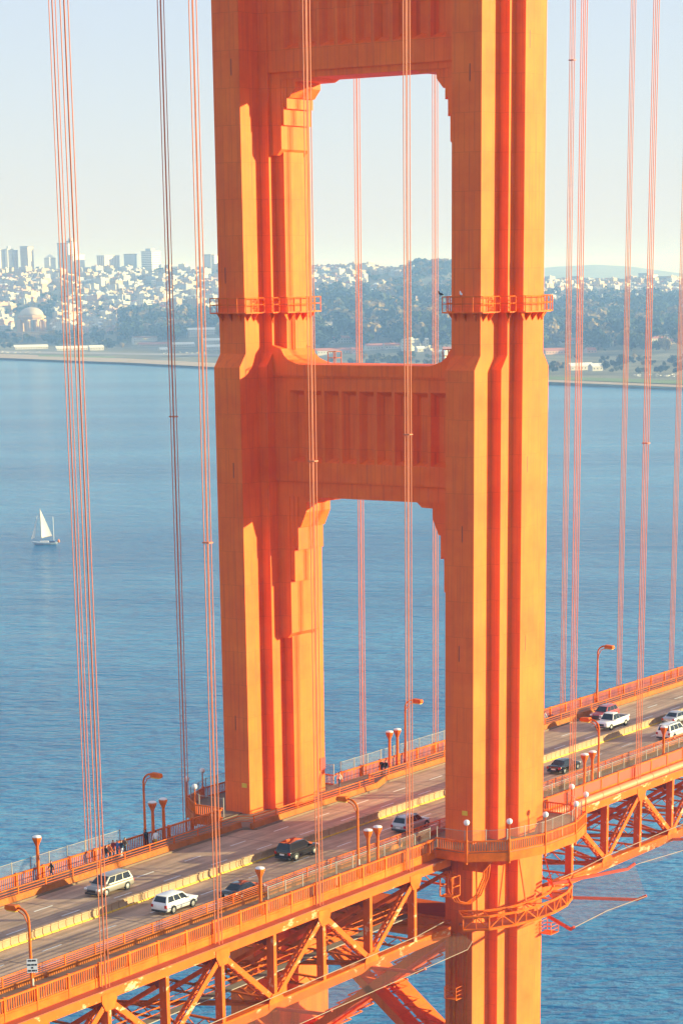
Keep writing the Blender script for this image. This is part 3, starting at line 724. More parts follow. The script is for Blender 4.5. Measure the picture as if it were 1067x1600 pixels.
arm((3.0, -17.6, -8.6), A_ - Vector((0, 0, 0.4))); arm((8.5, -15.5, -8.4), B_ - Vector((0, 0, 0.4))); arm((9.5, -14.5, -7.4), C_ - Vector((0, 0, 0.3)))
# ring walkway of lattice girders round the near leg, under the deck
lw = thing('ring_walkway', 'curved lattice walkway wrapped round the near leg below the roadway', 'walkway', (0, -18, -7.5))
ring = [(-10.6, -16.6), (-9.0, -18.6), (-6.2, -19.9), (-3.0, -20.5), (0.2, -20.6), (3.4, -20.2), (6.2, -19.2), (8.6, -17.4)]
for z, r_ in ((-6.25, 0.14), (-7.55, 0.14)):
    MB().tube([(x, y, z) for x, y in ring], r_, 6).build('chord', PAINT, lw)
    MB().tube([(x * 0.84, y + 1.6, z) for x, y in ring], r_, 6).build('chord', PAINT, lw)
fl = MB(); vs = [(x, y, -7.4) for x, y in ring] + [(x * 0.84, y + 1.6, -7.4) for x, y in ring]; n = len(ring)
fl.add(vs, [(i, i + 1, n + i + 1, n + i) for i in range(n - 1)]); fl.build('floor', MATS['dark_steel'], lw)
for i in range(n - 1):
    a, b = ring[i], ring[i + 1]; c = ((a[0] + b[0]) / 2, (a[1] + b[1]) / 2)
    put_bar('lattice_bar', (*a, -7.5), (*c, -6.3), 0.10, 0.10, PAINT, lw); put_bar('lattice_bar', (*c, -6.3), (*b, -7.5), 0.10, 0.10, PAINT, lw)
    put_bar('lattice_bar', (*a, -7.5), (*a, -6.3), 0.10, 0.10, PAINT, lw); put_bar('lattice_bar', (*c, -7.5), (*c, -6.3), 0.08, 0.08, PAINT, lw)
    put_bar('lattice_bar', (*a, -6.25), (a[0] * 0.84, a[1] + 1.6, -6.25), 0.12, 0.10, PAINT, lw)
    put_bar('lattice_bar', (*c, -6.25), (a[0] * 0.84, a[1] + 1.6, -6.25), 0.08, 0.08, PAINT, lw)
for x, y in ((-9.5, -17.5), (-2, -18.6), (4.5, -18.0)): put_bar('hanger', (x, y, -6.2), (x * 0.8, y + 1.3, -0.7), 0.14, 0.14, PAINT, lw)
# draped cable loops and cabinet by the near leg
cb = thing('cable_loop', 'fat orange cable loop sagging under the platform beside the near leg', 'cable', (-8, -15, -4))
for k in range(3):
    dy = k * 0.18
    MB().tube([(-9.2 + dy, -13.9 - dy, -2.2), (-9.4 + dy, -14.1 - dy, -4.2), (-9.0 + dy, -14.6 - dy, -5.3), (-8.2 + dy, -15.3 - dy, -5.6), (-7.3 + dy, -16.0 - dy, -4.8), (-6.9 + dy, -16.6 - dy, -3.0), (-6.8 + dy, -16.8 - dy, -1.0)], 0.09, 6).build('cable', PAINT, cb, True)
cg = thing('service_cage', 'small orange service cage hung beside the near leg under the deck', 'cage', (-9.3, -14.4, -4.3))
for x in (-10.1, -8.7):
    for y in (-15.0, -13.6): put_bar('post', (x, y, -4.6), (x, y, -2.6), 0.10, 0.10, PAINT, cg)
for z in (-4.6, -3.6, -2.6):
    for y in (-15.0, -13.6): put_bar('rail', (-10.1, y, z), (-8.7, y, z), 0.09, 0.09, PAINT, cg)
    for x in (-10.1, -8.7): put_bar('rail', (x, -15.0, z), (x, -13.6, z), 0.09, 0.09, PAINT, cg)
MB().box(-10.1, -8.7, -15.0, -13.6, -4.68, -4.62).build('floor', PAINT, cg)
# basket platforms and pipes on the lower near leg
def basket(x, y, z, lab):
    T = thing('inspection_basket', lab, 'platform', (x, y, z))
    MB().box(x - 0.8, x + 0.8, y - 0.7, y + 0.7, z - 0.08, z).build('floor', PAINT, T)
    for dx in (-0.77, 0.77):
        for dy in (-0.67, 0.67): put_bar('post', (x + dx, y + dy, z), (x + dx, y + dy, z + 1.2), 0.07, 0.07, PAINT, T)
    for h_ in (0.4, 0.8, 1.2):
        for dy in (-0.67, 0.67): put_bar('rail', (x - 0.77, y + dy, z + h_), (x + 0.77, y + dy, z + h_), 0.05, 0.05, PAINT, T)
        for dx in (-0.77, 0.77): put_bar('rail', (x + dx, y - 0.67, z + h_), (x + dx, y + 0.67, z + h_), 0.05, 0.05, PAINT, T)
basket(-7.6, -13.7, -15.6, 'small railed inspection basket on the shaded face of the lower near leg')
basket(7.2, -16.0, -11.8, 'small railed inspection basket on the right side of the lower near leg')
dn = thing('drain_pipes', 'row of vertical conduits down the lower near leg below the walkway', 'pipe', (-6.9, -13.7, -20))
for y in (-12.75, -13.25, -13.75, -14.35, -14.75):
    MB().tube([(-6.98, y, -9.0), (-6.98, y, -40)], 0.13 if y > -13.5 else 0.07, 6).build('conduit', PAINT, dn)
MB().tube([(6.98, -15.0, -7.5), (6.98, -15.0, -14.5)], 0.16, 8).build('conduit', PAINT, dn)
# ------------------------------------------------------------------ water
SEA = -70.0
wm = bpy.data.materials.new('sea_water'); wm.use_nodes = True; t = wm.node_tree; b = t.nodes['Principled BSDF']; N = t.nodes.new; L = t.links.new
b.inputs['Roughness'].default_value = 0.16; b.inputs['IOR'].default_value = 1.333; b.inputs['Specular IOR Level'].default_value = 0.35
g = N('ShaderNodeNewGeometry')
n1 = N('ShaderNodeTexNoise'); n1.inputs['Scale'].default_value = 0.0035; n1.inputs['Detail'].default_value = 5
mp0 = N('ShaderNodeMapping'); mp0.vector_type = 'TEXTURE'; mp0.inputs['Rotation'].default_value = (0, 0, R(-52)); mp0.inputs['Scale'].default_value = (3.2, 0.6, 1)
L(g.outputs['Position'], mp0.inputs[0]); L(mp0.outputs[0], n1.inputs['Vector'])
cr = N('ShaderNodeMix'); cr.data_type = 'RGBA'; cr.inputs[6].default_value = (0.007, 0.150, 0.33, 1); cr.inputs[7].default_value = (0.045, 0.265, 0.47, 1)
mrw = N('ShaderNodeMapRange'); mrw.inputs[1].default_value = 0.36; mrw.inputs[2].default_value = 0.66; L(n1.outputs[0], mrw.inputs[0]); L(mrw.outputs[0], cr.inputs[0]); L(cr.outputs[2], b.inputs['Base Color'])
def wave(scale, rot, sx, sy):
    mp = N('ShaderNodeMapping'); mp.vector_type = 'TEXTURE'; mp.inputs['Rotation'].default_value = (0, 0, R(rot)); mp.inputs['Scale'].default_value = (sx, sy, 1)
    L(g.outputs['Position'], mp.inputs[0]); n = N('ShaderNodeTexNoise'); n.inputs['Scale'].default_value = scale; n.inputs['Detail'].default_value = 4; n.inputs['Roughness'].default_value = 0.6
    L(mp.outputs[0], n.inputs['Vector']); return n.outputs[0]
h1_, h2_ = wave(0.26, -48, 1.7, 0.75), wave(0.035, -60, 1.8, 0.8)
ad = N('ShaderNodeMath'); ad.operation = 'MULTIPLY_ADD'; L(h2_, ad.inputs[0]); ad.inputs[1].default_value = 2.2; L(h1_, ad.inputs[2])
bp = N('ShaderNodeBump'); bp.inputs['Strength'].default_value = 1.0; bp.inputs['Distance'].default_value = 2.6; L(ad.outputs[0], bp.inputs['Height']); L(bp.outputs[0], b.inputs['Normal'])
MATS['sea_water'] = wm
FAR = 17000
wob = MB().add([(-900, -900, SEA), (FAR, -900, SEA), (FAR, FAR, SEA), (-900, FAR, SEA)], [(0, 1, 2, 3)])
# a wedge that reaches beyond both picture edges
wob = MB(); wob.add([tuple(Vector((-700, -1500, SEA))), (FAR - 100, -1500, SEA), (FAR - 100, FAR - 100, SEA), (-700, FAR - 100, SEA)], [(0, 1, 2, 3)])
tag(wob.build('water', wm), kind='structure')

# ------------------------------------------------------------------ far shore terrain
def lerp_tab(tab, u):
    if u <= tab[0][0]: return tab[0][1]
    for (a, va), (c, vc) in zip(tab, tab[1:]):
        if u <= c: return va + (vc - va) * (u - a) / (c - a)
    return tab[-1][1]
V_SH = [(-250, 553), (0, 560), (200, 567.5), (330, 574), (520, 582), (700, 590), (870, 598), (1067, 606), (1320, 616)]
V_SKY = [(-250, 425), (0, 426), (40, 421), (90, 426), (200, 425), (260, 421), (330, 418), (420, 424), (500, 421), (600, 420), (650, 416), (700, 413), (760, 424), (850, 441), (1000, 442), (1067, 441), (1320, 440)]
V_FL = [(-250, 536), (0, 536), (340, 541), (480, 561), (700, 565), (800, 560), (900, 556), (1067, 560), (1320, 562)]
R_SKY = [(-250, 6300), (340, 6300), (430, 6200), (500, 6000), (700, 5900), (800, 6000), (870, 6300), (1320, 6300)]
LANDZ = SEA + 3.0
def col(u):
    ps = at_z(u, lerp_tab(V_SH, u), SEA); rs = math.hypot(ps.x - CP.x, ps.y - CP.y)
    pf = at_z(u, lerp_tab(V_FL, u), LANDZ); rf = math.hypot(pf.x - CP.x, pf.y - CP.y)
    return rs, max(rf, rs + 90), lerp_tab(R_SKY, u)
def land(u, v):
    """point of the far shore seen at pixel (u, v)"""
    rs, rf, rk = col(u); vs, vf = lerp_tab(V_SKY, u), lerp_tab(V_FL, u)
    if v >= vf: return at_z(u, v, LANDZ)
    tt = min(1.0, ((v - vf) / (vs - vf))) ** (1 / 0.9); return at_r(u, max(v, vs), rf + (rk - rf) * tt)
m = MB(); us = list(range(-250, 1321, 14)); rows = 46; vs_ = []
for u in us:
    rs, rf, rk = col(u); a, c = lerp_tab(V_SKY, u), lerp_tab(V_FL, u)
    d = ray(u, 500); h = math.hypot(d.x, d.y); dx, dy = d.x / h, d.y / h
    pts = [(rs - 60, SEA - 4), (rs - 4, SEA - 0.4), (rs + 12, SEA + 0.6), (rs + 34, LANDZ - 0.3), (rs + 60, LANDZ), ((rs + 60 + rf) / 2, LANDZ), (rf, LANDZ)]
    for i in range(1, 33):
        tt = i / 32; r_ = rf + (rk - rf) * tt; pts.append((r_, at_r(u, c + (a - c) * tt ** 0.9, r_).z))
    zk = pts[-1][1]
    for i in range(1, 8): pts.append((rk + i * 350, zk - 2.0 * i * i))
    vs_ += [(CP.x + dx * r_, CP.y + dy * r_, z) for r_, z in pts]
n = len(pts); m.add(vs_, [(i * n + j, i * n + j + 1, (i + 1) * n + j + 1, (i + 1) * n + j) for i in range(len(us) - 1) for j in range(n - 1)])
mat('hill_ground', (0.10, 0.105, 0.055), 0.95, var=0.45, vscale=0.012, hue=(0.16, 0.14, 0.075))
tag(m.build('terrain', MATS['hill_ground'], smooth=True), kind='structure')
mat('sand', (0.42, 0.31, 0.20), 0.95, var=0.15, vscale=0.02)
mat('lawn', (0.13, 0.19, 0.035), 0.95, var=0.2, vscale=0.01)
mat('pavement', (0.30, 0.27, 0.24), 0.9, var=0.2, vscale=0.03)
def band(name, mt, pts_lo, pts_hi, dz):
    q = MB(); us_ = []; a, c = pts_lo[0][0], pts_lo[-1][0]; n_ = max(2, int((c - a) / 14)); V = []
    for i in range(n_ + 1):
        u = a + (c - a) * i / n_; V += [tuple(at_z(u, lerp_tab(pts_lo, u), LANDZ + dz)), tuple(at_z(u, lerp_tab(pts_hi, u), LANDZ + dz))]
    q.add(V, [(2 * i, 2 * i + 1, 2 * i + 3, 2 * i + 2) for i in range(n_)])
    return tag(q.build(name, mt), kind='structure')
band('beach', MATS['sand'], [(u, v - 1.2) for u, v in V_SH], [(u, v - (7.5 if u < 420 else 4.5)) for u, v in V_SH], 0.25)
band('lawn', MATS['lawn'], [(820, 591), (1067, 600), (1320, 610)], [(820, 586.5), (1067, 594), (1320, 603)], 0.3)
band('lawn', MATS['lawn'], [(60, 556.5), (180, 559)], [(60, 554), (180, 557)], 0.3)
band('path', MATS['pavement'], [(480, 575), (760, 583)], [(480, 572), (760, 580)], 0.3)
band('path', MATS['pavement'], [(-200, 548), (345, 556)], [(-200, 545), (345, 553)], 0.3)
# far ridge in the haze
hl = MB(); V = []; hs = [(640, 470, 470), (760, 428, 0), (830, 420, 0), (870, 416, 0), (930, 413, 0), (985, 416, 0), (1030, 422, 0), (1080, 429, 0), (1200, 434, 0), (1400, 440, 0)]
for u, v, _ in hs:
    a = at_r(u, v, 13500); c = at_r(u, 450, 11500); c.z = SEA - 0.5; e = at_r(u, 450, 15800); e.z = SEA - 0.5; V += [tuple(c), tuple((a * 0.55 + c * 0.45) - Vector((0, 0, 8))), tuple(a), tuple(e)]
hl.add(V, [(4 * i + j, 4 * i + j + 1, 4 * i + j + 5, 4 * i + j + 4) for i in range(len(hs) - 1) for j in range(3)])
tag(hl.build('hill', MATS['hill_ground'], smooth=True), kind='structure')

# ------------------------------------------------------------------ city
walls = [mat('wall_white', (0.56, 0.52, 0.46), 0.8, var=0), mat('wall_cream', (0.48, 0.38, 0.27), 0.8, var=0), mat('wall_grey', (0.36, 0.37, 0.39), 0.8, var=0),
         mat('wall_tan', (0.40, 0.29, 0.21), 0.8, var=0), mat('wall_rose', (0.58, 0.36, 0.28), 0.8, var=0)]
wnames = ['white', 'cream', 'grey', 'tan', 'pinkish']
roofs = [mat('roof_grey', (0.24, 0.22, 0.21), 0.9, var=0), mat('roof_brown', (0.25, 0.15, 0.10), 0.9, var=0), mat('roof_red', (0.42, 0.14, 0.08), 0.9, var=0), mat('roof_pale', (0.78, 0.75, 0.70), 0.9, var=0)]
mat('window_dark', (0.05, 0.06, 0.08), 0.2, var=0)
def house_geo(kind, m, x, y, z, w_, d_, h_, rot):
    c_, s_ = math.cos(rot), math.sin(rot)
    def P(a, b_, e): return (x + a * c_ - b_ * s_, y + a * s_ + b_ * c_, z + e)
    m.k = 0; a, b_ = w_ / 2, d_ / 2
    base = [P(-a, -b_, -8), P(a, -b_, -8), P(a, b_, -8), P(-a, b_, -8), P(-a, -b_, h_), P(a, -b_, h_), P(a, b_, h_), P(-a, b_, h_)]
    m.add(base, [(0, 1, 5, 4), (1, 2, 6, 5), (2, 3, 7, 6), (3, 0, 4, 7)])
    if kind == 0:
        m.k = 1; m.add([P(-a, -b_, h_), P(a, -b_, h_), P(a, b_, h_), P(-a, b_, h_)], [(0, 1, 2, 3)])
        m.k = 0; q = 0.25; m.add([P(-a * q, -b_ * q, h_), P(a * q, -b_ * q, h_), P(a * q, b_ * q, h_), P(-a * q, b_ * q, h_), P(-a * q, -b_ * q, h_ + 2.4), P(a * q, -b_ * q, h_ + 2.4), P(a * q, b_ * q, h_ + 2.4), P(-a * q, b_ * q, h_ + 2.4)], [(4, 5, 6, 7), (0, 1, 5, 4), (1, 2, 6, 5), (2, 3, 7, 6), (3, 0, 4, 7)])
    else:
        rh = 0.28 * w_; m.k = 1
        m.add([P(-a * 1.08, -b_ * 1.05, h_ - 0.2), P(a * 1.08, -b_ * 1.05, h_ - 0.2), P(a * 1.08, b_ * 1.05, h_ - 0.2), P(-a * 1.08, b_ * 1.05, h_ - 0.2), P(0, -b_ * (1.05 if kind == 1 else 0.5), h_ + rh), P(0, b_ * (1.05 if kind == 1 else 0.5), h_ + rh)],
              [(0, 4, 5, 3), (1, 2, 5, 4)] + ([(0, 1, 4), (2, 3, 5)] if kind == 2 else []))
        if kind == 1: m.k = 0; m.add([P(-a, -b_, h_), P(a, -b_, h_), P(0, -b_, h_ + rh), P(-a, b_, h_), P(a, b_, h_), P(0, b_, h_ + rh)], [(0, 1, 2), (4, 3, 5)])
    # a few recessed-looking window openings on the two faces towards the water
    m.k = 2
    nf = max(1, int(h_ // 3.6)); nw = max(1, int(d_ // 4.5)); nw2 = max(1, int(w_ // 4.5))
    for i in range(nf):
        for j in range(nw):
            yy = -b_ + d_ * (j + 0.5) / nw; zz = h_ * (i + 0.5) / nf
            m.add([P(-a - 0.05, yy - 0.7, zz - 0.8), P(-a - 0.05, yy + 0.7, zz - 0.8), P(-a - 0.05, yy + 0.7, zz + 0.8), P(-a - 0.05, yy - 0.7, zz + 0.8)], [(3, 2, 1, 0)])
        for j in range(nw2):
            xx = -a + w_ * (j + 0.5) / nw2; zz = h_ * (i + 0.5) / nf
            m.add([P(xx - 0.7, -b_ - 0.05, zz - 0.8), P(xx + 0.7, -b_ - 0.05, zz - 0.8), P(xx + 0.7, -b_ - 0.05, zz + 0.8), P(xx - 0.7, -b_ - 0.05, zz + 0.8)], [(0, 1, 2, 3)])
spots = []
def scatter(n_, u0, u1, v0, v1, dens=None, big=0.14):
    k = 0
    for _ in range(n_ * 4):
        u, v = rng.uniform(u0, u1), rng.uniform(v0, v1)
        v = v0 + (round((v - v0) / 5.5) * 5.5 + rng.gauss(0, 1.2))   # streets stack up the slope
        if dens and rng.random() > dens(u, v): continue
        if (18 < u < 84 and v > 476): continue
        spots.append((u, v, rng.random() < big)); k += 1
        if k >= n_: break
from mathutils import noise as mn
def clump(u, v): return 0.25 + 1.1 * (mn.noise(Vector((u * 0.018, v * 0.04, 1.7))) + 0.35)
scatter(1500, -40, 350, 424, 520, lambda u, v: clump(u, v) * (1 if not (u > 205 and v > 494) else 0.05), 0.26)
scatter(560, 845, 1090, 440, 474, lambda u, v: 1.0 if v < 460 else 0.4)
scatter(300, 486, 648, 419, 474, lambda u, v: (1.0 if v < 430 else 0.9 * (u < 570) if v < 450 else 0.35 * (u < 600)) * clump(u, v) * 1.5)
scatter(30, 640, 705, 470, 560, lambda u, v: 0.25)
spots.sort(key=lambda q: -q[1]); order = list(range(len(spots))); rng.shuffle(order); indiv = set(order[:290])
hmesh = {}; rest = {}
where = lambda u: 'left of the tower' if u < 420 else ('between the tower legs' if u < 760 else 'right of the tower')
def zone(u, v):
    a = lerp_tab(V_SKY, u); c = lerp_tab(V_FL, u); f = (v - a) / (c - a); row = 'top' if f < 0.12 else 'upper slope' if f < 0.32 else 'middle slope' if f < 0.6 else 'lower slope' if f < 0.88 else 'flats'
    col_ = 'under the leftmost towers' if u < 32 else 'above the domed rotunda' if u < 82 else 'behind the left ropes' if u < 145 else 'below the ribbed block' if u < 192 else 'below the striped high rise' if u < 258 else 'close to the far leg' if u < 420 else \
        'right beside the far leg' if u < 545 else 'just past the far ropes' if u < 625 else 'nearer the near leg' if u < 760 else 'right beside the near leg' if u < 905 else 'between the right ropes' if u < 985 else 'at the right edge'
    return row, col_
for i, (u, v, big) in enumerate(spots):
    p = land(u, v); wi = rng.choices(range(5), (4, 3, 2.2, 1.8, 1.1))[0]; kind = rng.choices((0, 1, 2), (5, 3, 2))[0]
    w_, d_, h_ = (rng.uniform(16, 30), rng.uniform(12, 22), rng.uniform(9, 19)) if big else (rng.uniform(7, 12), rng.uniform(9, 14), rng.uniform(6.5, 10.5))
    if big: kind = 0
    ri = rng.choice((0, 0, 1, 3, 2)) if kind else rng.choice((0, 3, 3))
    rot = rng.gauss(0.12, 0.08)
    if i in indiv:
        key = (kind, big, wi, ri, rng.randrange(2))
        if key not in hmesh:
            q = MB(); house_geo(kind, q, 0, 0, 0, w_, d_, h_, 0); hmesh[key] = q.mesh('house', [walls[wi], roofs[ri], MATS['window_dark']])
        o = link('house' if not big else 'apartment_house', hmesh[key]); o.location = p; o.rotation_euler = (0, 0, rot)
        tag(o, '%s on the %s %s' % ('boxy ' + wnames[wi] + ' apartment block' if big else 'small ' + wnames[wi] + (' flat roofed house' if kind == 0 else ' pitched roof house'), *zone(u, v)), 'house' if not big else 'building', '%s %s on the far hillside %s' % (wnames[wi], 'apartment buildings' if big else ('flat roofed houses' if kind == 0 else 'pitched roof houses'), where(u)))
    else:
        key = (wi, ri); q = rest.setdefault(key, MB()); house_geo(kind, q, p.x, p.y, p.z, w_, d_, h_, rot)
big_m = MB(); mats_ = []
for (wi, ri), q in rest.items():
    base = len(mats_); mats_ += [walls[wi], roofs[ri], MATS['window_dark']]; off = len(big_m.v)
    big_m.v += q.v; big_m.f += [tuple(off + i for i in f) for f in q.f]; big_m.m += [base + k for k in q.m]
tag(big_m.build('distant_houses', mats_), 'hundreds of small houses packed over the far hillsides', 'houses', kind='stuff')

# towers on the skyline
def facade(name, c1, c2, fl, bw):
    m = bpy.data.materials.new(name); m.use_nodes = True; t = m.node_tree; b = t.nodes['Principled BSDF']; N = t.nodes.new; L = t.links.new
    g = N('ShaderNodeNewGeometry'); s = N('ShaderNodeSeparateXYZ'); L(g.outputs['Position'], s.inputs[0])
    a = N('ShaderNodeMath'); L(s.outputs[0], a.inputs[0]); L(s.outputs[1], a.inputs[1])
    c = N('ShaderNodeCombineXYZ'); L(a.outputs[0], c.inputs[0]); L(s.outputs[2], c.inputs[1])
    k = N('ShaderNodeTexBrick'); k.offset = 0; k.inputs['Scale'].default_value = 1; k.inputs['Brick Width'].default_value = bw; k.inputs['Row Height'].default_value = fl
    k.inputs['Mortar Size'].default_value = min(fl, bw) * 0.3; k.inputs['Color1'].default_value = (*c2, 1); k.inputs['Color2'].default_value = (*c2, 1); k.inputs['Mortar'].default_value = (*c1, 1)
    L(c.outputs[0], k.inputs['Vector']); L(k.outputs[0], b.inputs['Base Color']); b.inputs['Roughness'].default_value = 0.6
    return m
FA = {'white': facade('facade_white', (0.78, 0.75, 0.70), (0.42, 0.42, 0.44), 3.4, 4.0), 'brown': facade('facade_brown', (0.56, 0.46, 0.38), (0.26, 0.19, 0.15), 3.4, 5.0),
      'blue': facade('facade_blue', (0.42, 0.45, 0.50), (0.22, 0.25, 0.30), 3.4, 3.2), 'stripe': facade('facade_stripe', (0.74, 0.72, 0.68), (0.22, 0.24, 0.27), 4.2, 400),
      'rib': facade('facade_rib', (0.72, 0.64, 0.56), (0.28, 0.24, 0.22), 300, 6.0), 'grey': facade('facade_grey', (0.58, 0.58, 0.60), (0.34, 0.36, 0.40), 3.4, 4.5)}
def skytower(u0, u1, vt, vb, fac, label, split=0.5, crown=None, rr=None):
    """west (lit) and north (shaded) faces split the width at `split` from the left"""
    uc = (u0 + u1) / 2; rk = (rr or lerp_tab(R_SKY, uc)) + 40; p = at_r(uc, vb, rk); px = rk / FPX * 1.02
    # image right of one metre along x is ~0.57 and along y ~0.82
    dx = (u1 - u0) * (1 - split) * px / 0.60; dy = (u1 - u0) * split * px / 0.80; h = (vb - vt) * px
    T = thing('tower_block', label, 'building', (p.x, p.y, p.z))
    x0, x1, y0, y1 = p.x - dx / 2, p.x + dx / 2, p.y - dy / 2, p.y + dy / 2
    MB().box(x0, x1, y0, y1, p.z - 25, p.z + h).build('facade', FA[fac], T)
    MB().box(x0 - 0.6, x1 + 0.6, y0 - 0.6, y1 + 0.6, p.z + h, p.z + h + 2.2).build('cornice', walls[0] if fac in ('white', 'stripe', 'rib') else roofs[0], T)
    if crown == 'box': MB().box(x0 + dx * 0.25, x1 - dx * 0.3, y0 + dy * 0.3, y1 - dy * 0.2, p.z + h + 2.2, p.z + h + 8).build('penthouse', walls[2], T)
    if crown == 'pyramid':
        z = p.z + h + 2.2; MB().add([(x0, y0, z), (x1, y0, z), (x1, y1, z), (x0, y1, z), ((x0 + x1) / 2, (y0 + y1) / 2, z + 9)], [(0, 1, 4), (1, 2, 4), (2, 3, 4), (3, 0, 4), (3, 2, 1, 0)]).build('roof', roofs[3], T)
for a in ((-2, 10, 395, 428, 'white', 'white tower block at the far left end of the skyline', 0.35, None), (10, 22, 394, 428, 'white', 'second white tower block from the left end of the skyline', 0.35, 'box'), (23, 29, 396, 428, 'brown', 'slim tan tower block beside the brown high rise', 0.4, None),
          (34, 53, 390.5, 428, 'brown', 'dark brown windowed high rise with a lit right edge', 0.62, None), (71, 87, 407, 430, 'white', 'short white tower block with a pyramid roof', 0.5, 'pyramid'), (92, 113, 386.5, 432, 'grey', 'tall grey slab tower rising above the left skyline', 0.8, None),
          (106, 121, 383, 428, 'grey', 'tallest grey tower behind the left suspender ropes', 0.6, 'box'), (114, 132, 402, 432, 'white', 'bright white sunlit tower block in front of the grey slab', 0.15, None), (131, 141, 420, 433, 'white', 'low white block stepping down from the white tower', 0.3, None),
          (154, 186, 403, 428, 'rib', 'wide ribbed block with a pale top on the skyline', 0.35, None), (195, 214, 401, 428, 'blue', 'narrow blue grey tower in the middle of the left skyline', 0.85, None), (223, 251, 397, 428, 'stripe', 'broad white and grey striped high rise on the skyline', 0.55, 'box'),
          (318, 334, 401, 422, 'grey', 'blue grey tower block just left of the far leg', 0.75, None), (332, 344, 402, 422, 'white', 'pale tower block touching the far leg', 0.3, None),
          (893, 911, 434, 446, 'grey', 'squat grey block on the right skyline behind the ropes', 0.6, None), (998, 1012, 430, 447, 'blue', 'dark blue block on the right skyline', 0.8, None), (1012, 1027, 432, 447, 'white', 'pale block joined to the dark block on the right skyline', 0.4, None), (1028, 1062, 434, 446, 'blue', 'long low dark block at the right end of the skyline', 0.8, None)):
    skytower(*a)
# domed rotunda and colonnade near the shore
pc = land(50.5, 517); rp = math.hypot(pc.x - CP.x, pc.y - CP.y) / FPX
T = thing('domed_rotunda', 'large ochre domed rotunda with arched openings near the far left shore', 'rotunda', tuple(pc))
mat('rotunda_stone', (0.52, 0.34, 0.20), 0.85, var=0.1, vscale=0.1); mat('dome_stone', (0.50, 0.42, 0.36), 0.8, var=0.1, vscale=0.1)
rs_ = 21.0 * rp; z0 = pc.z - 2
MB().lathe([(rs_ * 0.86, 18 * rp), (rs_ * 0.86, 20 * rp), (rs_, 20.5 * rp), (rs_, 23 * rp), (rs_ * 0.88, 23.3 * rp), (rs_ * 0.88, 24.5 * rp)], (pc.x, pc.y, z0), 8).build('drum', MATS['rotunda_stone'], T)
MB().lathe([(rs_ * 0.84 * math.cos(a), 24.4 * rp + 11.5 * rp * math.sin(a)) for a in [i * math.pi / 2 / 9 for i in range(9)]] + [(0.3, 36 * rp)], (pc.x, pc.y, z0), 28).build('dome', MATS['dome_stone'], T, True)
for k in range(8):
    a = k * math.pi / 4 + math.pi / 8; c = Vector((pc.x + rs_ * 0.86 * math.cos(a), pc.y + rs_ * 0.86 * math.sin(a), z0))
    MB().bar(c, c + Vector((0, 0, 18.2 * rp)), rs_ * 0.30, rs_ * 0.30).build('pier', MATS['rotunda_stone'], T)
    for sg in (-1, 1):
        q = c + Vector((-math.sin(a), math.cos(a), 0)) * (sg * rs_ * 0.17) + Vector((math.cos(a), math.sin(a), 0)) * rs_ * 0.16
        MB().lathe([(1.5, 0), (1.2, 1), (1.1, 15 * rp), (1.6, 16 * rp)], tuple(q), 8).build('column', MATS['rotunda_stone'], T)
cl = thing('colonnade', 'long low ochre colonnade beside the domed rotunda', 'colonnade', tuple(land(38, 523)))
P = [land(u, 527) for u in range(-30, 81, 5)]
for a, c in zip(P, P[1:]):
    put_bar('entablature', a + Vector((0, 0, 10)), c + Vector((0, 0, 10)), 4, 3.2, MATS['rotunda_stone'], cl)
    MB().lathe([(0.9, -1), (0.8, 8.4)], tuple((a + c) / 2), 6).build('column', MATS['rotunda_stone'], cl); MB().lathe([(0.9, -1), (0.8, 8.4)], tuple(a), 6).build('column', MATS['rotunda_stone'], cl)
